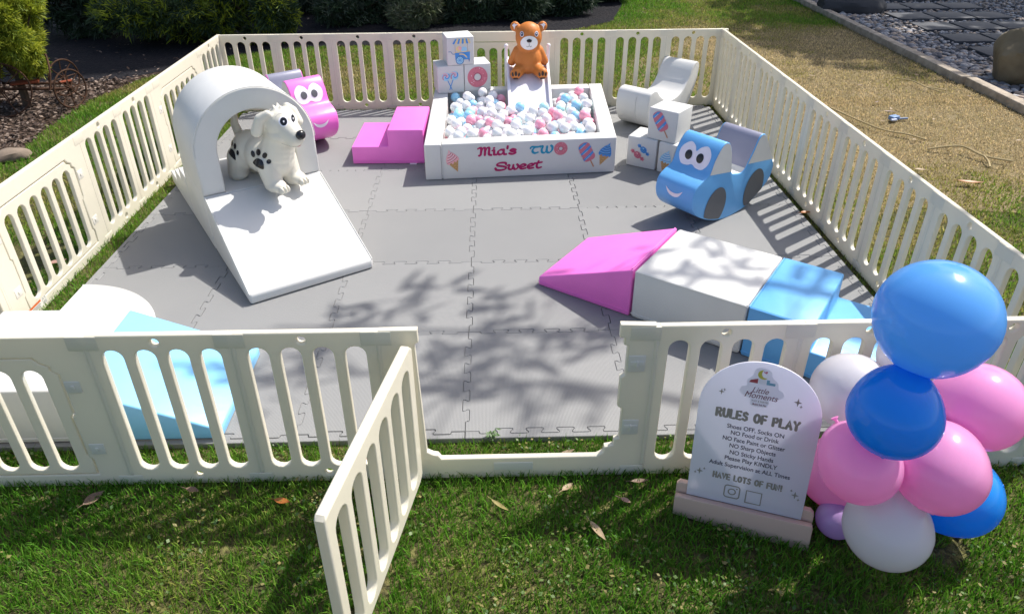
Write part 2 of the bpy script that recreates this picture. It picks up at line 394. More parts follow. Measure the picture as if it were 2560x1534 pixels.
# clover and broad weeds in the front strip
def cards(n, P, size, mats, name, up=.5):
    th = rng.uniform(0, 2*np.pi, n); tl = rng.normal(0, up, (n, 2)); sz = rng.uniform(.6, 1.3, n)*size
    a = np.stack([np.cos(th), np.sin(th), tl[:, 0]], 1); b = np.stack([-np.sin(th), np.cos(th), tl[:, 1]], 1)
    V = np.stack([P-a*sz[:, None]*.5, P+b*sz[:, None]*.35, P+a*sz[:, None]*.5, P-b*sz[:, None]*.35], 1).reshape(-1, 3)
    return npmesh(name, V, None, np.arange(n*4).reshape(-1, 4), mats, midx=rng.integers(0, len(mats), n))
CLV = [mat('clover_leaf', (.05, .12, .02), .5, transl=.25), mat('clover_leaf_pale', (.10, .17, .035), .5, transl=.25), mat('weed_leaf_dry', (.22, .19, .06), .6, transl=.2)]
x, y = scatter(-1.6, 2.0, -1.6, -.62, 1500); k = (noise2(x, y, 6, 21) > .55) & ~((y > -.655) & (x < 1.87)); x, y = x[k], y[k]
tag(link('clover_patches', cards(len(x), np.stack([x, y, GZ+rng.uniform(.012, .035, len(x))], 1), .013, CLV, 'clover_patches', .35), smooth=False), 'small clover and weed leaves among the front grass', 'clover', kind='stuff')

# mulch chips and gravel stones
CH = [mat('bark_chip', (.08, .05, .035), .85), mat('bark_chip_pale', (.20, .15, .12), .85), mat('bark_chip_dark', (.04, .024, .017), .9)]
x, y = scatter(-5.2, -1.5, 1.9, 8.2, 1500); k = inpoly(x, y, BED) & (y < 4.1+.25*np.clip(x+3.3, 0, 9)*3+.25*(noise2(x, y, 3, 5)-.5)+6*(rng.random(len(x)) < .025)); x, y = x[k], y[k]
tag(link('mulch_chips', cards(len(x), np.stack([x, y, GZ+rng.uniform(.008, .03, len(x))], 1), .034, CH, 'mulch_chips', .3), smooth=False), 'loose brown bark mulch and dead leaves in the garden bed', 'mulch', kind='stuff')
PAV = [(a, b, a+.43, b+.37) for b, n in ((4.45, 3), (5.05, 3), (5.63, 3), (6.2, 3), (6.8, 3), (7.4, 3)) for a in (5.0, 5.47, 5.94)]
x, y = scatter(4.34, 7.8, 1.6, 8.8, 560); k = np.ones(len(x), bool)
for a, b, c, d in PAV: k &= ~((x > a-.01) & (x < c+.01) & (y > b-.01) & (y < d+.01))
x, y = x[k], y[k]; n = len(x)
ico = bmesh.new(); bmesh.ops.create_icosphere(ico, subdivisions=1, radius=1); iv = np.array([v.co[:] for v in ico.verts]); ifc = np.array([[v.index for v in f.verts] for f in ico.faces]); ico.free()
big = 1.0+.9*np.clip((5.0-x)/.5, 0, 1)
sc = (rng.uniform(.012, .024, (n, 1))*big[:, None])*np.stack([rng.uniform(.8, 1.5, n), rng.uniform(.7, 1.2, n), rng.uniform(.4, .7, n)], 1)
th = rng.uniform(0, 6.28, n); c, s_ = np.cos(th), np.sin(th)
q = iv[None]*sc[:, None, :]*(1+.18*rng.normal(0, 1, (n, len(iv), 1)))
V = np.stack([q[..., 0]*c[:, None]-q[..., 1]*s_[:, None]+x[:, None], q[..., 0]*s_[:, None]+q[..., 1]*c[:, None]+y[:, None], q[..., 2]+(GZ+.012+sc[:, 2]*.6)[:, None]], -1)
F = (ifc[None]+np.arange(n)[:, None, None]*len(iv)).reshape(-1, 3)
GS = [mat('pebble_grey', (.22, .215, .23), .8), mat('pebble_pale', (.36, .35, .355), .8), mat('pebble_dark', (.11, .108, .12), .8), mat('pebble_warm', (.33, .26, .21), .8)]
tag(link('gravel_stones', npmesh('gravel_stones', V.reshape(-1, 3), F, None, GS, midx=np.repeat(rng.integers(0, 4, n), len(ifc)), smooth=True), smooth=False), 'grey river gravel filling the bed beside the slate pavers', 'gravel', kind='stuff')
SLATE = mat('slate', (.055, .058, .068), .7, .4, .4, 18, .25, 6)
pv = None
cols = ['left', 'middle', 'right']; rows = ['nearest', 'second', 'third', 'fourth', 'fifth', 'farthest']
for i, (a, b, c, d) in enumerate(PAV):
    r_, c_ = i//3, i % 3
    if r_ == 0 and c_ > 1 : continue
    mb = MB(); j = lambda: random.uniform(-.012, .012)
    mb.slab([(a+j(), b+j()), (c+j(), b+j()), (c+j(), d+j()), (a+j(), d+j())], GZ+.004, GZ+.038, SLATE)
    tag(mb.build('slate_paver', bevel=.006), f'dark slate paver in the gravel, {rows[r_]} row, {cols[c_]} column', 'paver', 'slate pavers set in the gravel')
TIMB = mat('weathered_timber', (.42, .36, .29), .85, .2, .5, 30, .35, 12)
for k, (ya, yb, lab) in enumerate(((1.0, 3.6, 'sunlit pale timber edging between dry lawn and gravel'), (3.62, 8.6, 'shaded timber edging running back between lawn and gravel'))):
    mb = MB(); mb.slab([(4.22, ya), (4.31, ya), (4.34, yb), (4.25, yb)], GZ, GZ+.075, TIMB); tag(mb.build('timber_edging', bevel=.008), lab, 'edging', 'timber edging beside the gravel')
def rock(name, loc, r, M, seed, label, cat='boulder', group=None, sub=4, amp=.18):
    bm = bmesh.new(); bmesh.ops.create_icosphere(bm, subdivisions=sub, radius=1)
    rr = np.random.default_rng(seed); dirs = rr.normal(0, 1, (14, 3)); dirs /= np.linalg.norm(dirs, axis=1)[:, None]; hh = rr.uniform(.72, 1, 14)
    for v in bm.verts:
        d = np.array(v.co[:]); k = min([1.1]+[hh[i]/max(1e-3, d@dirs[i]) for i in range(14) if d@dirs[i] > .2])
        from_ = v.co; q_ = k*(1+.02*math.sin(9*from_.x+5*from_.y)+.014*math.sin(23*from_.y+17*from_.z)+.01*math.sin(41*from_.x-33*from_.z)); p = v.co*q_; v.co = Vector((p.x*r[0], p.y*r[1], p.z*r[2]))
    me = bpy.data.meshes.new(name); bm.to_mesh(me); bm.free(); me.materials.append(M); o = link(name, me, None, True, 40); o.location = loc
    return tag(o, label, cat, group)
BOUL = mat('boulder_stone', (.20, .165, .11), .85, .3, .6, 14, .4, 5)
rock('boulder', (4.72, 3.62, GZ+.22), (.26, .24, .34), BOUL, 3, 'large brown boulder at the edge of the gravel')
rock('boulder', (4.6, 6.75, GZ+.08), (.42, .24, .15), mat('dark_stone', (.05, .05, .055), .85, .3, .5, 14), 5, 'low dark flat rock in the shaded far corner of the gravel')
STN = mat('edging_stone', (.24, .19, .15), .9, .2, .5, 20, .35, 7)
for i, (x, y, a) in enumerate(((-3.22, 2.18, .2), (-3.30, 1.93, -.1), (-3.3, 1.66, .1))):
    rock('edging_stone', (x, y, GZ+.02), (.15, .10, .05), STN, 20+i, ['flat tan edging stone nearest the bark mulch', 'flat tan edging stone in the middle of the three', 'flat tan edging stone farthest from the mulch'][i], 'stone', 'edging stones by the mulch bed', 3)

# ------------------------------------------------------------------ foliage builders
def needles(P, Dn, size, width, mats, name, nper=14, spread=.75):
    """sprays of thin leaf faces: P clump centres, Dn outward directions"""
    n = len(P); N = n*nper
    c = np.repeat(P, nper, 0)+rng.normal(0, size*.28, (N, 3)); d = np.repeat(Dn, nper, 0)+rng.normal(0, spread, (N, 3)); d /= np.linalg.norm(d, axis=1)[:, None]+1e-9
    s = np.cross(d, rng.normal(0, 1, (N, 3))); s /= np.linalg.norm(s, axis=1)[:, None]+1e-9
    L = rng.uniform(.6, 1.3, (N, 1))*size; Wd = width*rng.uniform(.7, 1.2, (N, 1))
    V = np.stack([c-s*Wd*.5, c+s*Wd*.5, c+d*L*.6+s*Wd*.5, c+d*L, c+d*L*.6-s*Wd*.5], 1).reshape(-1, 3)
    o = np.arange(N)*5; F4 = np.stack([o, o+1, o+2, o+4], 1); F3 = np.stack([o+4, o+2, o+3], 1)
    mi = np.repeat(rng.integers(0, len(mats), n), nper)
    return npmesh(name, V, F3, F4, mats, midx=np.concatenate([mi, mi]))
def lumpy(n, c, r, seed, lumps=26, shell=.72, lump=.32):
    """points through a crown built of many uneven lumps"""
    rr = np.random.default_rng(seed); d = rr.normal(0, 1, (lumps, 3)); d /= np.linalg.norm(d, axis=1)[:, None]
    lc = d*rr.uniform(shell*.75, shell*1.08, (lumps, 1)); lr = rr.uniform(.6, 1.15, lumps)*lump
    k = rr.integers(0, lumps, n); q = rr.normal(0, 1, (n, 3)); q /= np.linalg.norm(q, axis=1)[:, None]
    p = lc[k]+q*lr[k][:, None]*rr.uniform(.55, 1, (n, 1))**.5
    dn = q*.7+p*.6; dn /= np.linalg.norm(dn, axis=1)[:, None]
    return p*np.array(r)+np.array(c), dn
BARK = mat('bark', (.10, .07, .05), .9, .2, .6, 25, .4, 10)
YG = [mat('golden_needle', (.30, .36, .03), .55, .3, transl=.42), mat('golden_needle_light', (.42, .45, .05), .55, .3, transl=.42), mat('golden_needle_deep', (.14, .19, .02), .55, .3, transl=.2)]
DG = [mat('juniper_dark', (.022, .045, .02), .6, .3, transl=.15), mat('juniper_mid', (.04, .075, .032), .6, .3, transl=.15), mat('juniper_grey', (.075, .10, .07), .6, .3, transl=.15)]
JG = [YG[2], DG[1], DG[0], YG[0], DG[1]]  # dark and golden needles mixed so the colour carries shade and lit tips
PG = [mat('feathery_leaf', (.12, .15, .07), .6, .3, transl=.2), mat('feathery_leaf_grey', (.16, .17, .11), .6, .3, transl=.2)]
def shrub(name, label, cat, loc, r, cz, mats, seed, n=900, size=.07, width=.008, group=None, nper=14, lumps=26, stem=.05, lump=.32):
    t = thing(name, label, cat, loc, 0, group)
    P, Dn = lumpy(n, (0, 0, cz), r, seed, lumps, lump=lump); P[:, 2] = np.maximum(P[:, 2], .015)
    link('foliage', needles(P, Dn, size, width, mats, 'foliage', nper), t, smooth=False)
    mb = MB(); mb.tube([(0, 0, -.02), (.01, 0, cz*.5), (0, .01, cz)], [stem, stem*.8, stem*.4], BARK, 8)
    for k in range(6):
        a = k*1.05+seed; mb.tube([(0, 0, cz*.35), (r[0]*.35*math.cos(a), r[1]*.35*math.sin(a), cz*.8), (r[0]*.7*math.cos(a), r[1]*.7*math.sin(a), cz+r[2]*.25)], [stem*.4, stem*.3, stem*.12], BARK, 6)
    mb.build('stem', t); return t
shrub('golden_conifer', 'sunlit rounded yellow green conifer above the rusty implement', 'shrub', (-3.74, 3.36, GZ), (.36, .36, .52), .64, YG, 11, 2600, .045, .0065, None, 16, 64, .035, .20)
shrub('golden_juniper', 'low spreading golden juniper with painted shade and lit tips beyond the left fence', 'shrub', (-3.3, 5.65, GZ), (.95, .6, .42), .40, JG, 12, 2400, .085, .010, None, 14, 34, .05)
shrub('golden_juniper', 'small golden juniper with painted shade and lit tips just behind the back left fence corner', 'shrub', (-2.35, 5.55, GZ), (.40, .35, .40), .36, JG, 13, 1000, .075, .009, None, 14, 20, .04)
shrub('spreading_juniper', 'dark feathery evergreen at the far left beside the driveway', 'shrub', (-4.6, 6.1, GZ), (.8, .5, .5), .45, DG, 14, 1300, .10, .011)
for i, (x, y, rx, rz, mt, lab) in enumerate((
    (-1.55, 6.6, .55, .28, DG, 'dark low juniper behind the back fence, first from the left corner'),
    (-.75, 6.35, .38, .26, PG, 'grey green feathery grass tuft behind the back fence'),
    (-.2, 6.6, .50, .30, DG, 'dark juniper behind the stack of toy blocks'),
    (.45, 6.75, .50, .30, DG, 'dark bushy juniper behind the brown bear'),
    (1.05, 7.0, .45, .28, DG, 'dark juniper right of the brown bear at the lawn edge'),
    (-1.1, 7.3, .6, .4, DG, 'second row dark evergreen behind the left half of the back fence'),
    (.2, 7.6, .7, .4, DG, 'second row dark evergreen behind the middle of the back fence'),
    (1.6, 7.8, .5, .35, DG, 'round dark evergreen at the far end of the shaded bed'),
    (-2.3, 7.4, .7, .45, DG, 'tall dark evergreen mound behind the golden juniper'))):
    shrub('spreading_juniper', lab, 'shrub', (x, y, GZ), (rx, rx*.75, rz), rz*.75, mt, 30+i, 1000, .085, .010, 'low shrubs behind the back fence', 13, 22, .04)

# trees that stand outside the picture and throw the shade seen in it
LEAFM = [mat('tree_leaf', (.05, .09, .025), .5, .4, transl=.3), mat('tree_leaf_light', (.08, .12, .03), .5, .4, transl=.3)]
def tree(name, label, loc, trunk_h, c, r, n, seed, size=.32, lumps=40, lump=.3):
    t = thing(name, label, 'tree', loc)
    P, Dn = lumpy(n, c, r, seed, lumps, .8, lump); th = rng.random((n, 3))-.5
    a = np.cross(Dn, th); a /= np.linalg.norm(a, axis=1)[:, None]; b = np.cross(Dn, a); sz = rng.uniform(.6, 1.3, (n, 1))*size
    V = np.stack([P-a*sz*.5, P+b*sz*.4, P+a*sz*.5, P-b*sz*.4], 1).reshape(-1, 3)
    link('crown', npmesh('crown', V, None, np.arange(n*4).reshape(-1, 4), LEAFM, midx=rng.integers(0, 2, n)), t, smooth=False)
    mb = MB(); mb.tube([(0, 0, 0), (.05, .03, trunk_h*.5), (0, 0, trunk_h), (c[0], c[1], c[2]+r[2]*.5)], [.22, .18, .15, .05], BARK, 10)
    for k in range(7):
        al = k*.9; mb.tube([(0, 0, trunk_h*.9), (c[0]+r[0]*.35*math.cos(al), c[1]+r[1]*.35*math.sin(al), c[2]-r[2]*.1), (c[0]+r[0]*.7*math.cos(al), c[1]+r[1]*.7*math.sin(al), c[2]+r[2]*.25)], [.09, .06, .02], BARK, 7)
    mb.build('trunk', t); return t
for i, (x, y, h_, rx) in enumerate(((-4.6, 10.8, 11, 1.8), (-2.0, 10.6, 13, 1.5), (.3, 10.8, 14.5, 1.5), (2.4, 10.6, 15.2, 1.45), (4.3, 10.8, 15.4, 1.35))):
    tree('unseen_evergreen_tree', ['unseen tall dense evergreen behind the driveway', 'unseen tall dense evergreen behind the golden juniper', 'unseen tall dense evergreen behind the bear', 'unseen very tall dense evergreen right of the one behind the bear', 'unseen slimmer very tall evergreen at the end of the shaded bed'][i], (x, y, GZ), 2, (0, 0, h_*.53), (rx, rx*.85, h_*.47), 8000, 60+i, .36, 60, .26)
tree('unseen_shade_tree', 'unseen broad leafy tree beyond the slate pavers shading the gravel', (9.6, 9.4, GZ), 3.2, (-.2, -.3, 6.0), (2.9, 2.9, 2.2), 7000, 71, .30, 50)

# ------------------------------------------------------------------ rusty implement in the left bed
RUST = mat('rusty_iron', (.085, .040, .022), .75, .3, .4, 40, .5, 14, metal=.2); RUST2 = mat('red_rust', (.26, .065, .03), .8, .2, .4, 30, .3, 10)
def wheel_mesh(r, spokes, rim, bow=0):
    mb = MB(); mb.tube([(r*math.cos(a), 0, r*math.sin(a)) for a in np.linspace(0, 2*math.pi, 41)], rim, RUST, 8, False)
    for k in range(spokes):
        a = 2*math.pi*k/spokes; mb.tube([(0, 0, 0), (r*.5*math.cos(a), bow, r*.5*math.sin(a)), (r*math.cos(a), 0, r*math.sin(a))], rim*.7, RUST, 6)
    mb.tube([(0, -.03, 0), (0, .03, 0)], rim*2.2, RUST, 10); return mb
imp = thing('garden_implement', 'rusty antique iron implement with spoked wheels in the mulch', 'implement', (-3.45, 3.3, GZ+.01), R(8))
for (x, y, r, sp, rz) in ((-.30, -.20, .21, 10, 25), (-.52, .20, .21, 10, 25), (.14, -.02, .15, 8, 62), (-.03, .34, .15, 8, 62)):
    wo = wheel_mesh(r, sp, .007, .012).build('wheel', imp); wo.location = (x, y, r+.006); wo.rotation_euler = (0, 0, R(rz))
mb = MB(); mb.tube([(-.38, -.05, .19), (.12, .06, .13)], .012, RUST, 8); mb.tube([(-.42, .12, .19), (.06, .24, .13)], .012, RUST, 8); mb.tube([(-.30, -.2, .216), (-.52, .2, .216)], .010, RUST, 8); mb.tube([(.14, -.02, .156), (-.03, .34, .156)], .010, RUST, 8); mb.build('frame', imp)
mb = MB(); mb.box((-.2, .02, .215), (.20, .09, .016), RUST2, .25); mb.box((.03, .2, .16), (.10, .05, .012), RUST2, .6); mb.build('plank', imp, bevel=.003)
mb = MB(); mb.tube(catmull([(-.14, .10, .20), (-.10, .12, .36), (-.02, .10, .42), (.02, .0, .30), (.0, -.06, .16)], 6), .008, RUST, 8); mb.build('lever', imp)

# ------------------------------------------------------------------ foam floor mat
def matmat():
    M = bpy.data.materials.new('foam_mat'); M.use_nodes = True; t = M.node_tree; b = t.nodes['Principled BSDF']; tc = t.nodes.new('ShaderNodeTexCoord')
    oi = t.nodes.new('ShaderNodeObjectInfo'); n = t.nodes.new('ShaderNodeTexNoise'); n.inputs['Scale'].default_value = 2.5; n.inputs['Detail'].default_value = 6
    t.links.new(tc.outputs['Object'], n.inputs['Vector'])
    mx = t.nodes.new('ShaderNodeMix'); mx.data_type = 'RGBA'; mx.inputs[6].default_value = (.208, .211, .214, 1); mx.inputs[7].default_value = (.252, .255, .256, 1)
    ad = t.nodes.new('ShaderNodeMath'); ad.operation = 'MULTIPLY_ADD'; ad.inputs[1].default_value = .7; t.links.new(n.outputs['Fac'], ad.inputs[0])
    mu = t.nodes.new('ShaderNodeMath'); mu.operation = 'MULTIPLY_ADD'; mu.inputs[1].default_value = .7; mu.inputs[2].default_value = -.2; t.links.new(oi.outputs['Random'], mu.inputs[0]); t.links.new(mu.outputs[0], ad.inputs[2])
    t.links.new(ad.outputs[0], mx.inputs[0]); t.links.new(mx.outputs[2], b.inputs['Base Color']); b.inputs['Roughness'].default_value = .62; b.inputs['Specular IOR Level'].default_value = .35
    mp = t.nodes.new('ShaderNodeMapping'); mp.inputs['Scale'].default_value = (1, 1, 1); t.links.new(tc.outputs['Object'], mp.inputs[0])
    hs = []
    for d in ('X', 'Y'):
        wv = t.nodes.new('ShaderNodeTexWave'); wv.bands_direction = d; wv.inputs['Scale'].default_value = 62; t.links.new(mp.outputs[0], wv.inputs['Vector']); hs.append(wv)
    mm = t.nodes.new('ShaderNodeMath'); mm.operation = 'MULTIPLY'; t.links.new(hs[0].outputs['Fac'], mm.inputs[0]); t.links.new(hs[1].outputs['Fac'], mm.inputs[1])
    bp = t.nodes.new('ShaderNodeBump'); bp.inputs['Strength'].default_value = .55; bp.inputs['Distance'].default_value = .002; t.links.new(mm.outputs[0], bp.inputs['Height']); t.links.new(bp.outputs[0], b.inputs['Normal'])
    return M
FOAM = matmat()
T = .61
def teeth(seedv):
    """profile along an edge: list of (t, offset)"""
    o = [(0, 0)]; n = 10; s = 1
    for k in range(n):
        a = (k+.5)/(n+1)+.02; p = 1/(n+1)
        o += [(a+p*.02, -s*.010), (a-p*.10, s*.010), (a+p*.12, s*.0125)] if False else []
    for k in range(n+1):
        c = (k+.5)/(n+1); h = .5/(n+1); sg = 1 if k % 2 == 0 else -1
        if k == 0: o += [(c+h*.75, sg*.0)]
        elif k == n: o += [(c-h*.75, 0)]
        else: o += [(c-h*1.15, sg*.006), (c-h*1.12, sg*.0115), (c-h*.9, sg*.013), (c+h*.9, sg*.013), (c+h*1.12, sg*.0115), (c+h*1.15, sg*.006)]
    o += [(1, 0)]; return o
TE = teeth(0)
fm = thing('foam_mat', 'grey interlocking foam tile mat under all the play pieces', 'play mat', (0, 0, 0))
def tile(i, j):
    x0, y0 = i*T, j*T; out = []
    for t, d in TE[:-1]: out.append((x0+t*T, y0+d))
    for t, d in TE[:-1]: out.append((x0+T-d, y0+t*T))
    for t, d in reversed(TE[1:]): out.append((x0+t*T, y0+T+d))
    for t, d in reversed(TE[1:]): out.append((x0-d, y0+t*T))
    return out
def foam(name, out, gap, dz):
    n = len(out); P = [Vector(p) for p in out]; q = []; q2 = []
    for i in range(n):
        a, b, c = P[i-1], P[i], P[(i+1) % n]; d1 = (b-a).normalized(); d2 = (c-b).normalized(); n1 = Vector((-d1.y, d1.x)); n2 = Vector((-d2.y, d2.x))
        mm = (n1+n2); mm = mm.normalized() if mm.length > 1e-6 else n1; k = 1/max(.5, mm.dot(n1)); q.append(b+mm*gap*k); q2.append(b+mm*(gap+.0014)*k)
    mb = MB(); L = [[(p.x, p.y, z) for p in s] for s, z in ((q, GZ+.001), (q, -.0018+dz), (q2, dz))]
    vs = L[0]+L[1]+L[2]; fs = [(k*n+i, k*n+(i+1) % n, (k+1)*n+(i+1) % n, (k+1)*n+i) for k in (0, 1) for i in range(n)]+[tuple(range(2*n, 3*n))]
    mb.add(vs, fs, FOAM); return mb.build(name, fm, smooth=False, weld=False)
for i in range(-3, 3):
    for j in range(-1, 5):
        foam('foam_tile', tile(i, j), random.choice([.0003, .0005, .0010, .0016]), random.uniform(-.0012, .0012))
B = .036
for k in range(6):
    a = (-3+k)*T; e = lambda t, d: None
    for side in range(4):
        pts = [(t, -d) for t, d in TE]
        if side == 0: out = [(a, -T-B), (a+T, -T-B)]+[(a+t*T, -T+d) for t, d in reversed(TE)]
        if side == 1: yb = -T+k*T; out = [(3*T+B, yb), (3*T+B, yb+T)]+[(3*T-d, yb+t*T) for t, d in reversed(TE)]
        if side == 2: out = [(a+T, 5*T+B), (a, 5*T+B)]+[(a+t*T, 5*T+d) for t, d in TE]
        if side == 3: yb = -T+k*T; out = [(-3*T-B, yb+T), (-3*T-B, yb)]+[(-3*T-d, yb+t*T) for t, d in TE]
        foam('edge_strip', out, random.uniform(.0006, .0016), random.uniform(-.001, .001))

# ------------------------------------------------------------------ white play-yard fence
ZT = .586; ZB = GZ+.002; PW = .433
def slots(n, x0, z0, z1, wd=.063, p=.0965): return [stadium(x0+k*p, x0+k*p+wd, z0, z1) for k in range(n)]
def rect(x0, x1, z0, z1, r=.004):
    return [(x0, z0+r), (x0+r, z0), (x1-r, z0), (x1, z0+r), (x1, z1-r), (x1-r, z1), (x0+r, z1), (x0, z1-r)]
TH = .023
def caps(parent, x):
    mb = MB(); mb.box((x, 0, .5595), (.092, TH+.0024, .050), FEN); mb.build('hinge_cap', parent, bevel=.003)
    mb = MB(); mb.box((x, 0, .008), (.080, TH+.003, .034), FEN); mb.build('foot_cap', parent, bevel=.003)
def rib(parent, x, z0=.03, z1=.536):
    mb = MB(); mb.tube([(x, 0, z0), (x, 0, z1)], TH/2+.0015, FEN, 14); return mb.build('hinge_rod', parent)
def panel_proto(wd):
    t = thing('play_fence', '', 'fence'); m0 = (wd-3*.0965-.063)/2
    plate('panel', rect(.004, wd-.004, ZB, ZT), slots(4, m0, .050, .532)+[disc(wd/2-.01, .558, .0135, n=16), disc(wd/2+.005, .022, .0135, n=16)], TH, .005, FEN, t)
    rib(t, wd); caps(t, wd-.005); return t
def gate_proto(wd, dw):
    t = thing('fence_gate', '', 'gate'); a = (wd-dw)/2; b = wd-a
    # frame with a stepped opening
    op = [(a, .03), (b, .03), (b, .10), (b-.012, .112), (b-.012, .28), (b, .292), (b, .447), (b-.02, .462), (b-.02, .478), (b-.045, .490), (b-.06, .510), (a+.06, .510), (a+.045, .490), (a+.02, .478), (a+.02, .462), (a, .447), (a, .292), (a+.012, .28), (a+.012, .112), (a, .10)]
    plate('frame', rect(.004, wd-.004, ZB, ZT), [op], TH, .005, FEN, t)
    cx, cz = (a+b)/2, .2775; ip = [(cx+(x-cx)*(1-.0065/(dw/2)), cz+(z-cz)*(1-.005/.25)) for x, z in op]
    ns = 6; m0 = cx-(2.5*.0965)-.0315
    plate('door', ip, slots(ns, m0, .052, .462), TH-.004, .004, FEN, t)
    rib(t, wd); caps(t, wd-.005); caps(t, .1)
    for z in (.40, .145):
        for x in (a-.028, b+.028):
            mb = MB(); mb.box((x, 0, z), (.048, TH+.004, .044), FEN2); mb.box((x, 0, z), (.012, TH+.010, .016), FEN2); mb.build('hinge_clip', t, bevel=.002)
    return t
def place(proto, used, x, y, rz, label, group):
    o = copy_tree(proto) if used.get(proto.name) else proto; used[proto.name] = 1
    o.location = (x, y, 0); o.rotation_euler = (0, 0, rz); o['label'] = label; o['group'] = group; return o
used = {}; pb = panel_proto(PW); pf = panel_proto(.43); ps = panel_proto(.4367); gb = gate_proto(PW*2, .655); gs = gate_proto(.8734, .655)
NTH = ['first', 'second', 'third', 'fourth', 'fifth', 'sixth', 'seventh', 'eighth', 'ninth']
# back run, left to right
bx = FX0; k = 0
for i in range(9):
    if i in (0, 1, 2, 3, 6, 7, 8):
        place(pb, used, FX0+i*PW, FY1, 0, ['white slotted fence panel of the back run, at its left corner', 'white slotted fence panel of the back run, next to the left corner panel', 'white slotted fence panel of the back run, behind the pink step', 'white slotted fence panel of the back run, just left of the block stack', '', '', 'white slotted fence panel of the back run, just right of the bear', 'white slotted fence panel of the back run, left of the white rocker', 'white slotted fence panel of the back run, at its right corner'][i], 'panels of the back fence')
place(gb, used, FX0+4*PW, FY1, 0, 'closed white gate in the back fence behind the brown bear', 'closed gates in the white fence')
# right run, near to far (local x runs along +y)
for i in range(9):
    o = place(ps, used, FX1, FY0+i*.4367, R(90), f'white slotted fence panel of the right run, {NTH[i]} counted from the balloons', 'panels of the right fence')
# left run
for i in (0, 1, 4, 5, 8):
    o = place(ps, used, FX0, FY0+i*.4367, R(90), {0: 'white slotted fence panel of the left run, at the front corner', 1: 'white slotted fence panel of the left run, beside the white quarter circle pad', 4: 'white slotted fence panel of the left run, just beyond its near gate', 5: 'white slotted fence panel of the left run, just before its far gate', 8: 'white slotted fence panel of the left run, at the back corner'}[i], 'panels of the left fence')
gl = place(gs, used, FX0, FY0+2*.4367, R(90), 'closed white gate nearest the front in the left fence, with a warning sticker', 'closed gates in the white fence')
STK = Decal((FX0+TH/2, FY0+2*.4367, 0), (0, 1, 0), (0, 0, 1), .0012)
STK.poly([(.085, .003), (.235, .003), (.235, .040), (.085, .040)], mat('sticker_paper', (.72, .71, .66), .5)); STK.up()
STK.poly([(.085, .030), (.19, .030), (.19, .040), (.085, .040)], mat('sticker_orange', (.62, .13, .03), .5))
STK.polys([[(.09, z), (.09+w_, z), (.09+w_, z+.0022), (.09, z+.0022)] for z, w_ in ((.024, .09), (.019, .095), (.014, .085), (.009, .09))], mat('sticker_ink', (.12, .12, .12), .5))
STK.polys([[(.20, z), (.20+w_, z), (.20+w_, z+.0018), (.20, z+.0018)] for z, w_ in ((.012, .03), (.017, .028), (.007, .03))]+ribbon([(.2, .024), (.205, .036), (.212, .026), (.222, .037), (.226, .024)], .0018), mat('sticker_ink', (.12, .12, .12), .5))
st = STK.build('warning_sticker', None); st.parent = gl; st.matrix_parent_inverse = Matrix.Translation(Vector((FX0, FY0+2*.4367, 0))).inverted() if False else (Matrix.Translation((FX0, FY0+2*.4367, 0)) @ Matrix.Rotation(R(90), 4, 'Z')).inverted()
place(gs, used, FX0, FY0+6*.4367, R(90), 'closed white gate in the far half of the left fence, behind the tunnel', 'closed gates in the white fence')
# front run
gf = place(gb, used, -1.094-2*PW, FY0, 0, 'closed white gate in the front fence at the lower left', 'closed gates in the white fence')
for x, l in ((-1.094, 'white slotted fence panel of the front run, between the closed gate and the next panel'), (-.664, 'white slotted fence panel of the front run, next to the open gate'), (.594, 'white slotted fence panel of the front run, behind the rules sign'), (1.024, 'white slotted fence panel of the front run, behind the balloons'), (1.454, 'white slotted fence panel of the front run, at the right corner')):
    place(pf, used, x, FY0, 0, l, 'panels of the front fence')
og = thing('fence_gate', 'open white gate in the front fence, its door swung out onto the grass', 'gate', (-.234, FY0, 0), 0)
L_, Rr_ = .119, .749; W2 = .828
outl = [(.004, ZB), (W2-.004, ZB), (W2-.004, .590), (Rr_-.032, .594), (Rr_-.032, .547), (Rr_-.018, .545), (Rr_-.018, .520), (Rr_-.006, .515), (Rr_-.006, .405), (Rr_-.02, .395), (Rr_-.02, .28), (Rr_-.006, .27), (Rr_-.006, .145), (Rr_-.022, .14), (Rr_-.022, .115), (Rr_-.05, .108), (Rr_-.054, .082), (Rr_-.075, .068), (L_+.045, .068), (L_+.035, .085), (L_+.02, .088), (L_+.0, .10), (L_-.012, .535), (L_+.0, .542), (L_+.0, .588), (.004, .587)]
plate('frame', outl, [], TH, .005, FEN, og)
caps(og, W2-.035); rib(og, W2)
for z in (.45, .195):
    mb = MB(); mb.box((Rr_+.026, 0, z), (.052, TH+.004, .062), FEN2); mb.box((Rr_+.026, 0, z), (.042, TH+.007, .020), FEN2); mb.box((Rr_+.026, 0, z), (.008, TH+.014, .024), FEN2); mb.build('hinge_clip', og, bevel=.002)
mb = MB(); mb.box((.40, 0, .033), (.13, TH+.004, .034), FEN2); mb.build('sill_plate', og, bevel=.002)
dr = bpy.data.objects.new('door', None)
door = plate('door', [(0, .05), (.03, .035), (.61, .035), (.645, .05), (.645, .565), (.635, .575), (.02, .575), (0, .555)], slots(6, .048, .075, .520, .064, .0985), TH+.006, .006, FEN, og)
door.location = (L_-.030, -.036, -.012); door.rotation_euler = (0, R(0), R(-101.5))

# ------------------------------------------------------------------ soft play shapes
def seam_tube(pts, M, parent, r=.0022, name='piping'):
    mb = MB(); mb.tube(pts, r, M, 6); return mb.build(name, parent)
def softprism(name, prof, depth, M, parent, bev=.010): mb = MB(); mb.prism(prof, 0, depth, M); return mb.build(name, parent, bevel=bev)
H = .236
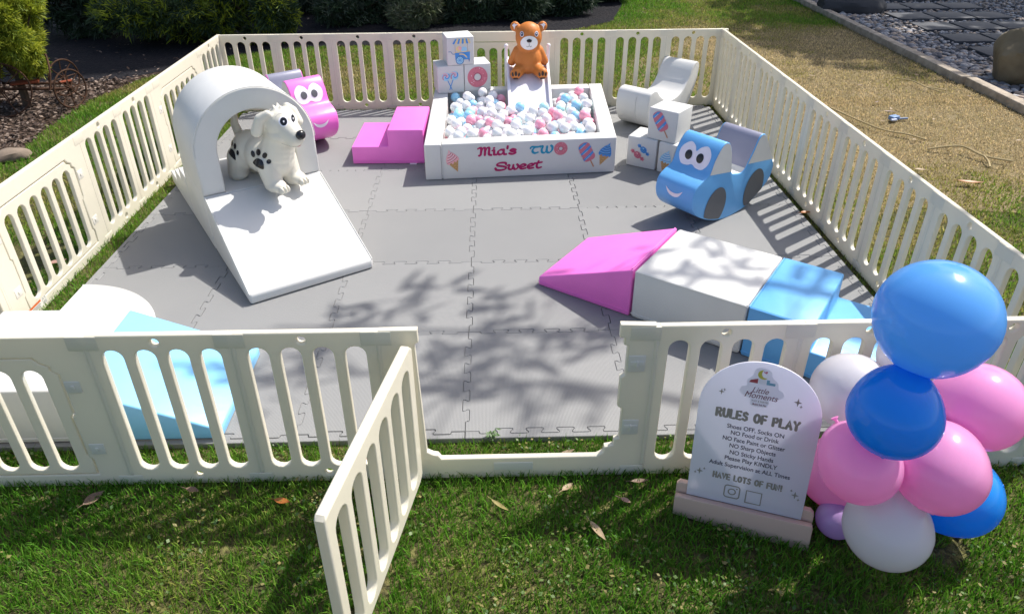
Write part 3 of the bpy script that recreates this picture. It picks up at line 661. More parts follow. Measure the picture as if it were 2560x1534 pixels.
# right row: pink wedge, white block, blue steps (local x along the row, y to the back)
RA = R(-36); e1 = Vector((math.cos(RA), math.sin(RA), 0))
P0 = Vector((.325, .378, .001))
t = thing('foam_wedge', 'pink foam wedge at the left end of the row of three foam pieces', 'foam wedge', P0, RA, 'soft play pieces in a row')
softprism('body', [(0, 0), (.473, 0), (.473, H), (.0, .045)], .48, VP, t, .007)
seam_tube([(.0, -.0005, .022), (.2, -.0012, .02), (.472, -.0005, .025)], VP, t); seam_tube([(.466, .01, H+.001), (.468, .24, H+.002), (.466, .47, H+.001)], VP, t, .003)
t = thing('foam_block', 'large square white foam block between the pink wedge and the blue steps', 'foam block', P0+e1*.482, RA, 'soft play pieces in a row')
softprism('body', [(0, 0), (.488, 0), (.488, H), (0, H)], .48, VW, t, .012)
seam_tube([(.004, .001, H-.004), (.484, .001, H-.004)], VW, t, .0026); seam_tube([(0, -.0008, .022), (.488, -.0008, .022)], VW, t); seam_tube([(.484, .008, H-.003), (.484, .24, H-.001), (.484, .47, H-.003)], VW, t, .0025)
t = thing('foam_steps', 'blue two step foam stair at the right end of the row, partly behind the balloons', 'foam steps', P0+e1*.976, RA, 'soft play pieces in a row')
softprism('body', [(0, 0), (.50, 0), (.50, .12), (.25, .12), (.25, H), (0, H)], .48, VB, t, .010)
seam_tube([(.004, .0, H-.004), (.246, .0, H-.004)], VB, t, .0026); seam_tube([(.0, .006, H-.003), (.0, .474, H-.003)], VB, t, .0026); seam_tube([(0, -.0008, .022), (.5, -.0008, .022)], VB, t)
# pink step beside the pit
t = thing('foam_steps', 'pink two step foam stair left of the ball pit', 'foam steps', (-.807, 1.94, .001), R(-1.2))
softprism('body', [(0, 0), (.475, 0), (.475, .232), (.243, .232), (.243, .118), (0, .118)], .49, VP, t, .006)
seam_tube([(.0, -.0008, .025), (.47, -.0008, .024)], VP, t)
mb = MB(); mb.box((.40, -.012, .003), (.045, .02, .002), WPR); mb.build('care_tag', t)
# left front corner set
t = thing('foam_block', 'white foam block in the front left corner behind the closed front gate', 'foam block', (-1.838, -.628, .001), 0)
softprism('body', [(0, 0), (.50, 0), (.50, H), (0, H)], .50, VW, t, .010)
seam_tube([(.0, -.0008, .022), (.5, -.0008, .022)], VW, t); seam_tube([(.496, .0, H), (.496, .49, H)], VW, t, .003)
t = thing('foam_wedge', 'light blue foam wedge sloping down from the white corner block', 'foam wedge', (-1.334, -.624, .001), 0)
softprism('body', [(0, 0), (.475, 0), (.475, .040), (0, H)], .49, VLB, t, .008)
t = thing('quarter_circle_pad', 'thin white quarter circle foam pad behind the corner block', 'foam pad', (-1.825, -.124, .001), 0)
mb = MB(); qc = [(0, 0)]+[(.50*math.cos(a), .50*math.sin(a)) for a in np.linspace(0, math.pi/2, 25)]; mb.slab(qc, 0, .045, VW); mb.build('body', t, bevel=.008)
seam_tube([(.5*math.cos(a), .5*math.sin(a), .042) for a in np.linspace(0, math.pi/2, 25)], VW, t, .003)
# tunnel with ramp, block, arch and steps
TA = R(121.8); tp = Vector((-1.004, .240, .001)); te = Vector((math.cos(TA), math.sin(TA), 0))
def tpiece(s): return tp+te*s
t = thing('foam_ramp', 'large white foam ramp leading up to the tunnel where the dog stands', 'foam ramp', tpiece(0), TA, 'white tunnel set'); TW = .612
softprism('body', [(0, 0), (.632, 0), (.632, .298), (0, .05)], -TW, VW, t, .014)
seam_tube([(.004, -.004, .052), (.628, -.004, .298)], VW, t, .0028); seam_tube([(.004, -TW+.004, .052), (.628, -TW+.004, .298)], VW, t, .0028)
t = thing('foam_platform', 'white foam platform under the arch, with the dog on it', 'foam platform', tpiece(.636), TA, 'white tunnel set')
softprism('body', [(0, 0), (.498, 0), (.498, .296), (0, .296)], -TW, VW, t, .008)
t = thing('foam_steps', 'white three step foam stair behind the tunnel', 'foam steps', tpiece(1.138), TA, 'white tunnel set')
softprism('body', [(0, 0), (.57, 0), (.57, .075), (.38, .075), (.38, .15), (.19, .15), (.19, .225), (0, .225)], -TW, VW, t, .006)
t = thing('foam_arch', 'thick white foam tunnel arch standing on the platform over the dog', 'foam arch', tpiece(.640)+Vector((0, 0, .297)), TA, 'white tunnel set')
ro, ri, lg = .306, .192, .205
pf_ = [(-ro, 0)]+[(ro*math.cos(a), lg+ro*math.sin(a)) for a in np.linspace(math.pi, 0, 33)]+[(ro, 0), (ri, 0)]+[(ri*math.cos(a), lg+ri*math.sin(a)) for a in np.linspace(0, math.pi, 33)]+[(-ri, 0)]
n = len(pf_); NA = 35
ab = rprism('body', pf_, 0, .485, VW, t, .012, quads=[(i, i+1, n-2-i, n-1-i) for i in range(NA-1)])
ab.data.transform(Matrix(((0, 1, 0, 0), (1, 0, 0, -TW/2), (0, 0, 1, 0), (0, 0, 0, 1)))); ab.data.flip_normals()
seam_tube([(-.001, -TW/2+p[0]*1.0, p[1]) for p in pf_[1:34]], VW, t, .0025)

# rocker at the back right
t = thing('foam_rocker', 'white foam rocker seat with curved back in the far right corner', 'foam rocker', (1.225, 2.435, .001), R(48)); RK = .975
pr = [p*RK for p in catmull([(.048, .286), (.085, .297), (.135, .290), (.196, .236), (.30, .183), (.41, .171), (.52, .198), (.60, .262), (.645, .335), (.692, .384), (.735, .389), (.768, .360), (.768, .310), (.742, .215), (.68, .115), (.60, .036), (.50, .004), (.28, 0), (.15, .006), (.07, .045), (.025, .12), (.018, .20), (.030, .26)], 4, True)]
rprism('body', [(p.x, p.y) for p in pr], 0, .270, VW, t, .008)
seam_tube([(-.001+p.x*.998, .105, p.y) for p in catmull([(.076, .288), (.028, .252), (.0165, .195), (.0235, .117), (.067, .043)], 5)], VW, t, .0025)

# ------------------------------------------------------------------ car rockers
CP = [(-.315, .165), (-.319, .209), (-.305, .254), (-.263, .284), (-.205, .312), (-.176, .384), (-.142, .437), (-.108, .464), (-.076, .462), (-.052, .440), (-.034, .398), (-.010, .282), (.027, .259), (.081, .252), (.116, .268), (.135, .300), (.172, .365), (.200, .423), (.233, .440), (.272, .416), (.330, .325), (.378, .245), (.390, .205), (.372, .145), (.318, .095), (.20, .026), (.08, .002), (-.04, .003), (-.16, .036), (-.25, .082), (-.296, .125)]
def car(name, label, loc, rz, Mb, pupil):
    t = thing(name, label, 'rocking car', loc, rz, 'soft car rockers'); Wd = .256; pts = []; own = []
    N = len(CP)
    for i, p in enumerate(catmull(CP, 4, True)): pts.append((p.x, p.y)); own.append(i//4)
    side = []
    for k in own:
        side.append(Mb if (k < 8 or k >= 22) else (VW if k < 14 else (VG if k < 20 else Mb)))
    rprism('body', pts, 0, Wd, Mb, t, .006, side)
    for y, sg in ((-.0016, -1), (Wd+.0016, 1)):
        def flat(poly, M, nm, lift=0):
            m2 = MB(); m2.add([(x, y+sg*lift, z) for x, z in poly], [tuple(range(len(poly)))], M); return m2.build(nm, t, smooth=False, weld=False)
        flat([(p[0]*.985, p[1]-.004) for p in pts if False] or [(-.200, .309)]+[(p.x, p.y-.005) for p in catmull([(-.176, .384), (-.142, .437), (-.108, .464), (-.076, .462), (-.055, .440), (-.038, .398)], 4)]+[(-.016, .283)], VW, 'window')
        flat([(.130, .290)]+[(p.x, p.y-.005) for p in catmull([(.172, .365), (.200, .423), (.233, .440), (.270, .416), (.328, .325)], 4)]+[(.370, .262)], VW, 'window')
        for cx, cz, rx, rz_ in ((-.115, .10, .088, .115), (.225, .118, .085, .118)):
            pl = [(x, max(z, .012+max(0, (x-.08)*.09)+.0)) for x, z in disc(cx, cz, rx, rz_, 36, R(-14))]
            pl = [(x, z) for x, z in pl]
            clip = []
            for x, z in pl:                                          # keep the wheel patch inside the rounded belly
                zb = np.interp(x, [-.25, -.16, -.04, .08, .20, .318], [.088, .042, .009, .008, .032, .101]); clip.append((x, max(z, zb)))
            flat(clip, VDG, 'wheel', .0005)
    # face: patches that follow the front surface
    fr = [Vector(p) for p in catmull(CP[:8], 8)]; fr = [Vector(p) for p in catmull([(-.25, .082), (-.296, .125)]+CP[:8], 8)]
    cum = [0]
    for a, b in zip(fr, fr[1:]): cum.append(cum[-1]+(b-a).length)
    def surf(u, tt, lift):
        tt = max(0, min(cum[-1], tt)); i = max(0, min(len(fr)-2, int(np.searchsorted(cum, tt))-1)); f_ = (tt-cum[i])/(cum[i+1]-cum[i]); p = fr[i].lerp(fr[i+1], f_); d = (fr[i+1]-fr[i]).normalized(); nn = Vector((-d.y, d.x))
        return (p.x+nn.x*lift, Wd/2+u, p.y+nn.y*lift)
    def patch(nm, outline, M, lift, rings=5):
        m2 = MB(); c = sum((Vector(p) for p in outline), Vector((0, 0)))/len(outline); n = len(outline); vs = [surf(c.x, c.y, lift)]
        for k in range(1, rings+1): vs += [surf(*c.lerp(Vector(p), k/rings), lift) for p in outline]
        fs = [(0, 1+i, 1+(i+1) % n) for i in range(n)]
        for k in range(1, rings): a = 1+(k-1)*n; b = 1+k*n; fs += [(a+i, b+i, b+(i+1) % n, a+(i+1) % n) for i in range(n)]
        m2.add(vs, fs, M); return m2.build(nm, t)
    def tat(z, lo=True):
        ks = [i for i, p in enumerate(fr)]; i = min(ks, key=lambda i: abs(fr[i].y-z)+(0 if fr[i].x > -.33 else 9)); return cum[i]
    te_ = tat(.372); tsm = tat(.205)
    eyes = catmull([(-.098, te_-.018), (-.095, te_+.03), (-.058, te_+.066), (-.020, te_+.052), (0, te_+.026), (.020, te_+.052), (.058, te_+.066), (.095, te_+.03), (.098, te_-.018), (.07, te_-.058), (.03, te_-.060), (0, te_-.048), (-.03, te_-.060), (-.07, te_-.058)], 5, True)
    patch('eye_patch', [(p.x, p.y) for p in eyes], WPR, .0018)
    for sx in (-.038, .038):
        patch('pupil', disc(sx, te_-.004, .0225, .026), pupil, .0034, 3)
    sm = [(-.058, tsm+.020)]+[(p.x, p.y) for p in catmull([(-.058, tsm+.020), (-.035, tsm-.014), (0, tsm-.026), (.035, tsm-.014), (.058, tsm+.020)], 5)][1:-1]+[(.058, tsm+.020)]+[(p.x, p.y) for p in catmull([(.058, tsm+.020), (.03, tsm+.002), (0, tsm-.004), (-.03, tsm+.002), (-.058, tsm+.020)], 5)][1:-1]
    m2 = MB(); h = len(sm)//2
    lo_ = sm[:h+1]; hi = [sm[0]]+sm[h+1:][::-1]+[sm[h]]
    for i in range(h):
        a, b, c, d = lo_[i], lo_[i+1], hi[min(i+1, len(hi)-1)], hi[i]
        m2.add([surf(*a, .0018), surf(*b, .0018), surf(*c, .0018), surf(*d, .0018)], [(0, 1, 2, 3)], WPR)
    m2.build('smile', t, smooth=False); return t
car('car_rocker', 'blue smiling car rocker with white eyes by the right fence', (1.417, 1.054, .001), R(36.5), VB, BLK)
car('car_rocker', 'pink smiling car rocker behind the white tunnel', (-1.126, 2.496, .001), R(127), VP, VDG)
# ------------------------------------------------------------------ print artwork (flat layered shapes)
cPK, cPK2, cPKl = mat('ink_pink', (.62, .17, .23), .6), mat('ink_pink_deep', (.42, .085, .15), .6), mat('ink_pink_light', (.83, .42, .45), .6)
cBL, cBL2, cBLl = mat('ink_blue', (.06, .27, .66), .6), mat('ink_blue_deep', (.03, .13, .36), .6), mat('ink_blue_light', (.33, .60, .80), .6)
cTN, cTN2 = mat('ink_tan', (.58, .34, .14), .6), mat('ink_tan_deep', (.38, .20, .07), .6); cYL = mat('ink_yellow', (.80, .62, .28), .6)
cMG, cTL = mat('ink_magenta', (.40, .0, .10), .6), mat('ink_teal', (.0, .27, .45), .6); cSTK = mat('ink_stick', (.50, .24, .13), .6)
def xf(pts, c, s=1, rot=0):
    cr, sr = math.cos(rot), math.sin(rot); return [(c[0]+s*(p[0]*cr-p[1]*sr), c[1]+s*(p[0]*sr+p[1]*cr)) for p in pts]
def art_donut(D, c, r, hole):
    n = 40; o = disc(0, 0, 1, 1, n); i = disc(0, 0, hole, hole, n)
    def ring(ro, ri, M):
        for k in range(n):
            a, b = 2*math.pi*k/n, 2*math.pi*(k+1)/n
            D.poly([(c[0]+q*r*math.cos(w_), c[1]+q*r*math.sin(w_)) for q, w_ in ((ro, a), (ro, b), (ri, b), (ri, a))], M)
    ring(1, hole, cPK); D.up(); ring(.96, .80, cPKl if False else cPK); ring(hole+.10, hole, cPK2); D.up()
    rr = random.Random(5)
    for k in range(16):
        a = rr.uniform(0, 6.28); q = rr.uniform(hole+.2, .85); x, y = c[0]+q*r*math.cos(a), c[1]+q*r*math.sin(a); b = rr.uniform(0, 3.1)
        D.polys(ribbon([(x, y), (x+.09*r*math.cos(b), y+.09*r*math.sin(b))], r*.045), [WPR, cPKl, cPK2, cPKl][k % 4])
def art_cone(D, tip, top, wd, cA, cB_, cC):
    ax = Vector(top)-Vector(tip); L = ax.length; rot = math.atan2(ax.y, ax.x)-math.pi/2; f = lambda p: xf(p, tip, L, rot); w_ = wd/L
    D.poly(f([(0, 0), (.45*w_, .50), (-.45*w_, .50)]), cTN); D.up()
    for k in range(4):
        q = .1+.1*k; D.polys(ribbon(f([(-.45*w_*q/.5, q), (.45*w_*(q+.1)/.5*.8, q+.1)]), .012*L, smooth=False, caps=False)+ribbon(f([(.45*w_*q/.5, q), (-.45*w_*(q+.1)/.5*.8, q+.1)]), .012*L, smooth=False, caps=False), cTN2)
    D.up()
    D.poly(f([(p.x, p.y) for p in catmull([(-.5*w_, .47), (-.46*w_, .62), (-.36*w_, .72), (-.22*w_, .82), (-.05*w_, .90), (.05*w_, 1.0), (.10*w_, .90), (.28*w_, .80), (.40*w_, .68), (.5*w_, .56), (.46*w_, .44), (.3*w_, .47), (.2*w_, .40), (.08*w_, .46), (-.08*w_, .38), (-.2*w_, .46), (-.36*w_, .40)], 4, True)]), cA); D.up()
    for k, (a, b) in enumerate(((.50, .60), (.60, .70), (.70, .79), (.80, .86))):
        q = .48*w_*(1-.22*k); D.polys(ribbon(f([(-q, a), (-.2*q, a+.005), (q*.5, (a+b)/2), (q*.9, b)]), .022*L, caps=False), cB_); D.polys(ribbon(f([(-q*.9, a+.035), (0, a+.04), (q*.7, b+.02)]), .016*L, caps=False), cC)
def art_pop(D, top, end, wd):
    ax = Vector(end)-Vector(top); L = ax.length; rot = math.atan2(ax.y, ax.x)+math.pi/2; f = lambda p: xf(p, top, L, rot); w_ = wd/L
    D.polys(ribbon(f([(0, -.70), (0, -1.0)]), .05*L), cSTK); D.up()
    out = [(p.x, p.y) for p in catmull([(-.3*w_, -.03), (0, 0), (.3*w_, -.03), (.47*w_, -.14), (.46*w_, -.2), (.5*w_, -.28), (.46*w_, -.34), (.5*w_, -.42), (.46*w_, -.48), (.5*w_, -.56), (.46*w_, -.66), (.3*w_, -.73), (0, -.74), (-.3*w_, -.73), (-.46*w_, -.66), (-.5*w_, -.58), (-.46*w_, -.50), (-.5*w_, -.44), (-.46*w_, -.36), (-.5*w_, -.28), (-.46*w_, -.2), (-.47*w_, -.14)], 3, True)]
    D.poly(f(out), cPK); D.up()
    for a in (-.02, -.26, -.50):
        D.poly(f([(-.47*w_, a-.16), (-.49*w_, a-.09) if a < -.1 else (-.40*w_, a-.06), (.12*w_, a+.0) if a > -.1 else (.47*w_, a+.07), (.47*w_, a-.02) if a < -.1 else (.40*w_, a-.04), (.1*w_, a-.10)]), cBL)
    D.up()
    for a in (-.10, -.34, -.56): D.polys(ribbon(f([(-.3*w_, a-.06), (.1*w_, a)]), .02*L), cBLl)
def art_candy(D, c, r, rot, cA, cB_, cC):
    f = lambda p: xf(p, c, r, rot)
    for s in (-1, 1): D.poly(f([(s*.8, 0), (s*1.5, .55), (s*1.75, .25), (s*2.05, .35), (s*1.95, 0), (s*2.1, -.4), (s*1.7, -.3), (s*1.45, -.6)]), cA)
    D.up(); D.poly(f(disc(0, 0, 1, .85, 24)), cA); D.up()
    for k in (-.4, .1, .5): D.polys(ribbon(f([(k-.15, .6), (k+.1, 0), (k-.1, -.6)]), r*.12), cB_)
    for s in (-1, 1):
        for q in (-.3, 0, .3): D.polys(ribbon(f([(s*.9, 0), (s*1.7, q)]), r*.06), cB_)
    D.up(); D.poly(f(disc(-.3, .3, .25, .16, 12, .6)), cC)
def art_lolly(D, c, r, foot):
    D.polys(ribbon([c, foot], r*.2), cBL); D.up(); D.poly(disc(c[0], c[1], r, r, 30), cBLl); D.up()
    for k, M in enumerate((cPK, cBLl, cBL, cPKl)):
        sp = [(c[0]+r*q*math.cos(k*1.57+4.2*q), c[1]+r*q*math.sin(k*1.57+4.2*q)) for q in np.linspace(.05, .92, 10)]; D.polys(ribbon(sp, r*.22, smooth=False), M)
def art_cart(D, c, s):
    f = lambda p: xf(p, c, s)
    D.polys(ribbon(f([(-.30, .02), (-.30, .46)]), .015*s)+ribbon(f([(.42, .04), (.42, .50)]), .015*s), cTN2)
    D.polys(ribbon(f([(-.68, .06), (-.54, .05), (-.46, -.07), (-.30, -.08)]), .03*s), cBL2)
    D.poly(f(disc(-.08, .20, .17, .15)), cYL); D.poly(f(disc(.21, .15, .18, .15)), cBLl); D.up()
    D.poly(f(disc(-.02, .22, .10, .10)), cPKl)
    D.poly(f([(-.32, 0), (.55, .04), (.53, -.42), (-.30, -.42)]), cBL); D.poly(f([(.44, -.40), (.53, -.40), (.49, -.60)]), cBL2); D.up()
    D.poly(f([(-.36, .02), (.58, .06), (.58, .02), (-.36, -.02)]), cYL); D.polys(ribbon(f([(-.05, -.10), (.18, -.13), (.36, -.30)]), .06*s), cYL); D.up()
    n = 8
    for k in range(n):
        a, b = k/n, (k+1)/n; D.poly(f([(-.28+.78*a, .74), (-.28+.78*b, .74), (-.44+1.04*b, .50), (-.44+1.04*(a+b)/2, .455), (-.44+1.04*a, .50)]), (cBL, cYL)[k % 2])
    wc = (-.05, -.44); D.up(); D.poly(f(disc(wc[0], wc[1], .24, .24, 28)), cBLl); D.up()
    D.polys(ribbon(f(disc(wc[0], wc[1], .22, .22, 28)+[(wc[0]+.22, wc[1])]), .035*s, smooth=False), cBL2)
    for k in range(8): a = k*math.pi/4; D.polys(ribbon(f([wc, (wc[0]+.2*math.cos(a), wc[1]+.2*math.sin(a))]), .018*s, caps=False), cBL)
# pen lettering
GL = {
 'm': ([[(-.02, .88), (.10, .98), (.24, .95), (.22, .4), (.16, .06), (.06, .02)], [(.24, .6), (.36, .92), (.52, .95), (.52, .5), (.50, .08)], [(.54, .6), (.66, .92), (.84, .95), (.82, .5), (.82, .14), (.98, .04)]], 1.06),
 'i': ([[(.0, .58), (.14, .64), (.14, .25), (.16, .08), (.32, .06)], [(.12, .90), (.17, .92)]], .40),
 'a': ([[(.46, .58), (.28, .66), (.08, .50), (.04, .22), (.16, .05), (.34, .12), (.46, .36)], [(.48, .66), (.46, .28), (.52, .07), (.66, .06)]], .72),
 "'": ([[(.06, 1.05), (.03, .78)]], .18),
 's': ([[(.46, .56), (.26, .67), (.08, .55), (.20, .40), (.40, .30), (.44, .14), (.22, .04), (.0, .14)]], .54),
 'T': ([[(-.02, .74), (.08, .94), (.36, .90), (.62, .90), (.78, 1.0)], [(.42, .90), (.20, .62), (.16, .28), (.34, .06), (.60, .16)]], .80),
 'W': ([[(-.02, .84), (.10, .98), (.18, .88), (.10, .50), (.14, .14), (.32, .05), (.48, .30), (.54, .90)], [(.52, .4), (.56, .10), (.76, .05), (.94, .36), (.98, .76), (.88, .98)]], 1.08),
 'S': ([[(.74, .78), (.70, .96), (.40, 1.0), (.16, .86), (.18, .64), (.44, .54), (.70, .40), (.70, .14), (.40, .01), (.10, .06), (.02, .26)]], .84),
 'w': ([[(-.02, .56), (.08, .66), (.14, .54), (.08, .26), (.16, .06), (.32, .10), (.42, .62)], [(.41, .3), (.50, .05), (.66, .12), (.76, .44), (.68, .66)]], .82),
 'e': ([[(.06, .34), (.30, .36), (.44, .50), (.30, .66), (.10, .54), (.04, .26), (.18, .05), (.44, .12)]], .54),
 't': ([[(.26, .98), (.18, .70), (.12, .30), (.22, .05), (.44, .14)], [(-.04, .68), (.20, .72), (.48, .80)]], .54)}
def pen(D, s, x, z, h, M, wmin=.17, wmax=.33, slope=.0, width=None):
    tot = sum(GL[c][1] for c in s); k = (width/tot/h) if width else 1; cx = 0
    for c in s:
        st, ad = GL[c]
        for q in st: D.polys(ribbon([(x+(cx+p[0])*k*h, z+p[1]*h+slope*(cx+p[0])*k*h) for p in q], wmin*h, wmax*h), M)
        cx += ad

# ------------------------------------------------------------------ ball pit
PQ = [(-.304, 1.645), (.898, 1.735), (.965, 2.925), (-.31, 2.86)]            # front left, front right, back right, back left
pit = thing('ball_pit', 'square white foam ball pit with printed front panel', 'ball pit', (0, 0, .001))
def lerp2(a, b, t): return (a[0]+(b[0]-a[0])*t, a[1]+(b[1]-a[1])*t)
FLq, FRq, BRq, BLq = PQ; HP = .235; th = .1/1.2
FLi, FRi, BRi, BLi = (-.198, 1.755), (.802, 1.83), (.862, 2.815), (-.205, 2.765)
def wall(nm, q): mb = MB(); mb.slab(q, 0, HP, VW); return mb.build(nm, pit, bevel=.008)
fl2 = lerp2(FLq, FRq, .088)
wall('side_wall', [FLq, lerp2(FLq, FRq, .0865), FLi, BLi, lerp2(BLq, BRq, .083), BLq])
wall('front_wall', [fl2, FRq, lerp2(FRq, BRq, .078), FRi, FLi])
wall('side_wall', [lerp2(FRq, BRq, .081), BRq, lerp2(BRq, BLq, .08), BRi, FRi])
wall('back_wall', [BLi, BRi, lerp2(BRq, BLq, .083), lerp2(BLq, BRq, .085)])
mb = MB(); mb.slab([FLi, FRi, BRi, BLi], .0, .105, VW); mb.build('floor_cushion', pit)
seam_tube([(fl2[0]+.0015, fl2[1]-.002, .01), (fl2[0]+.0015, fl2[1]-.002, HP-.012)], VW, pit, .003)
fu = Vector((FRq[0]-FLq[0], FRq[1]-FLq[1], 0)).normalized()
def fd(): return Decal((FLq[0], FLq[1], .001), fu, (0, 0, 1), .0012)
D = fd(); pen(D, "mia's", .333, .148, .052, cMG, slope=.006, width=.240); D.build('lettering', pit)
D = fd(); pen(D, 'TW', .662, .148, .048, cTL, slope=.006, width=.145); D.build('lettering', pit)
D = fd(); pen(D, 'Sweet', .438, .046, .050, cMG, slope=.01, width=.302); D.build('lettering', pit)
D = fd(); art_donut(D, (.852, .174), .043, .26); D.build('donut_print', pit)
D = fd(); art_cone(D, (.203, .048), (.146, .195), .082, cPKl, cPK2, WPR); D.build('ice_cream_print', pit)
D = fd(); art_pop(D, (.988, .203), (1.066, .046), .082); D.build('popsicle_print', pit)
D = fd(); art_cone(D, (1.106, .050), (1.163, .200), .082, cBL, cBL2, cBLl); D.build('ice_cream_print', pit)

# loose plastic balls: dropped one by one to the lowest free spot
br = .0355
BM = {'white': mat('ball_white', (.84, .84, .85), .22, .5, coat=.3), 'clear': mat('ball_clear', (.84, .86, .89), .15, .5, coat=.4, transl=.15), 'pink': mat('ball_pink', (.90, .40, .52), .25, .5, coat=.3), 'blue': mat('ball_blue', (.34, .66, .86), .25, .5, coat=.3), 'mint': mat('ball_mint', (.50, .80, .82), .25, .5, coat=.3)}
for M in BM.values():
    b_ = M.node_tree.nodes['Principled BSDF']; b_.inputs['Subsurface Weight'].default_value = .35; b_.inputs['Subsurface Radius'].default_value = (1, .95, .95); b_.inputs['Subsurface Scale'].default_value = .03
mb = MB(); mb.sphere((0, 0, 0), br, BM['white'], 20, 14); proto = mb.build('proto', None); bmesh_ball = proto.data; bpy.data.objects.remove(proto)
bmesh_ = {}
for c_, M in BM.items():
    me = bmesh_ball.copy(); me.name = 'ball_'+c_; me.materials.clear(); me.materials.append(M); bmesh_[c_] = me
def inside(p):
    for a, b in ((FLi, FRi), (FRi, BRi), (BRi, BLi), (BLi, FLi)):
        e = Vector((b[0]-a[0], b[1]-a[1])).normalized(); nn = Vector((-e.y, e.x))
        if (Vector((p[0]-a[0], p[1]-a[1]))).dot(nn) < br+.001: return False
    return True
SLX0, SLX1 = .258, .532
def slide_z(y): return float(np.interp(y, [2.44, 2.50, 2.72, 2.86, 2.93, 3.06], [.178, .200, .305, .372, .385, .385]))
Bp = np.zeros((0, 3)); rb = np.random.default_rng(5); target = 255; tries = 0
while len(Bp) < target and tries < 1500:
    tries += 1; best = None
    for k in range(70):
        x, y = rb.uniform(-.2, .87), rb.uniform(1.75, 2.82)
        if not inside((x, y)): continue
        if SLX0-br-.03 < x < SLX1+br+.03 and y > 2.40: continue
        z = .106+br
        if len(Bp):
            d2 = (Bp[:, 0]-x)**2+(Bp[:, 1]-y)**2; kk = d2 < (2*br)**2
            if kk.any(): z = max(z, (Bp[kk, 2]+np.sqrt((2*br)**2-d2[kk])).max())
        hill = -.015*(y-2.0)
        if best is None or z-hill < best[0]: best = (z-hill, x, y, z)
    if best and best[3] < .25: Bp = np.vstack([Bp, best[1:]])
def ball_colour(x, y):
    b = (x < .0 and rb.random() < .22) or (.3 < x < .8 and y > 2.35 and rb.random() < .16) or rb.random() < .09
    if b: return 'mint' if rb.random() < .2 else 'blue'
    if rb.random() < .19: return 'pink'
    return 'clear' if rb.random() < .28 else 'white'
for x, y, z in Bp:
    c_ = ball_colour(x, y)
    o = bpy.data.objects.new('pit_ball', bmesh_[c_]); COL.objects.link(o); o.location = (x, y, z); o.rotation_euler = (rb.random()*6, rb.random()*6, 0)
    side = 'left' if x < .08 else ('right' if x > .6 else 'middle'); dep = 'front' if y < 2.1 else ('back' if y > 2.45 else 'centre')
    nm = {'white': 'white', 'clear': 'milky translucent', 'pink': 'pink', 'blue': 'light blue', 'mint': 'pale mint'}[c_]
    tag(o, f'{nm} plastic ball in the {side} {dep} of the ball pit', 'ball', f'{nm} balls, {side} {dep} of the pit')

# ------------------------------------------------------------------ slide behind the pit, with the bear on it
sl_ = thing('toddler_slide', 'white toddler slide running down into the back of the ball pit', 'slide', (.395, 2.98, .001))
ys = [3.06, 2.93, 2.86, 2.72, 2.50, 2.44]; SLM = mat('slide_plastic', (.74, .73, .80), .35, .4, .05, 20); X0, X1 = SLX0-.395, SLX1-.395
prof = [(y-2.98, slide_z(y)) for y in ys]
mb = MB(); vs = [(x, y, z-d) for x in (X0, X1) for d in (0, .02) for y, z in prof]; n = len(prof)
fs = []
for i in range(n-1): fs += [(i, i+1, 2*n+i+1, 2*n+i), (n+i, 3*n+i, 3*n+i+1, n+i+1), (i, n+i, n+i+1, i+1), (2*n+i, 2*n+i+1, 3*n+i+1, 3*n+i)]
fs += [(0, 2*n, 3*n, n), (n-1, 2*n-1, 4*n-1, 3*n-1)]; mb.add(vs, fs, SLM); mb.build('slide_bed', sl_, ang=20)
for x in (X0-.011, X1+.011):
    mb = MB(); pts = [(y, z+.030) for y, z in prof]+[(y, z-.03) for y, z in reversed(prof)]
    m_ = len(pts); vs = [(x-.011, y, z) for y, z in pts]+[(x+.011, y, z) for y, z in pts]
    mb.add(vs, [tuple(range(m_)), tuple(range(2*m_-1, m_-1, -1))]+[(i, (i+1) % m_, m_+(i+1) % m_, m_+i) for i in range(m_)], SLM); mb.build('side_rail', sl_, bevel=.006)
    s_ = -1 if x < 0 else 1
    mb = MB(); mb.tube([(x+s_*.006, .035, 0), (x+s_*.008, .03, .30), (x+s_*.012, .015, .44), (x+s_*.012, .0, .505)], [.017, .016, .013, .012], SLM, 10); mb.sphere((x+s_*.012, 0, .512), .017, SLM, 12, 8); mb.build('handle_post', sl_)
mb = MB()
for z in (.12, .24): mb.tube([(X0-.01, .04, z), (X1+.01, .04, z)], .012, SLM, 8)
mb.build('rung', sl_)
bear = thing('toy_bear', 'brown rubber toy bear sitting at the top of the slide', 'toy bear', (.397, 2.83, .36))
bb = blob('body', [((0, .015, .09), (.100, .092, .115)), ((0, .01, .05), (.095, .09, .06)), ((0, -.005, .255), (.098, .088, .105)), ((0, .005, .20), (.085, .08, .07)),
    ((-.100, .005, .325), (.036, .022, .036)), ((.100, .005, .325), (.036, .022, .036)), ((-.065, 0, .30), .03, (-.09, .003, .318), .022), ((.065, 0, .30), .03, (.09, .003, .318), .022),
    ((-.05, -.01, .035), .05, (-.093, -.095, .012), .042), ((.05, -.01, .035), .05, (.093, -.095, .012), .042), ((-.097, -.11, .013), (.042, .034, .043)), ((.097, -.11, .013), (.042, .034, .043)),
    ((-.075, .03, .145), .04, (-.122, .055, .06), .032), ((.075, .03, .145), .04, (.122, .055, .06), .032)], BEAR, bear, .006, 5)
DV = (-.02, .93, -.37)
project_print('muzzle', bb, (0, -.09, .227), (0, 1, -.12), (0, 0, 1), [disc(0, 0, .062, .050, 32)], mat('muzzle_white', (.78, .80, .80), .4), bear, .0015, 5)
mb = MB(); mb.sphere((0, -.094, .244), (.019, .010, .013), BLK, 16, 10); mb.build('nose', bear)
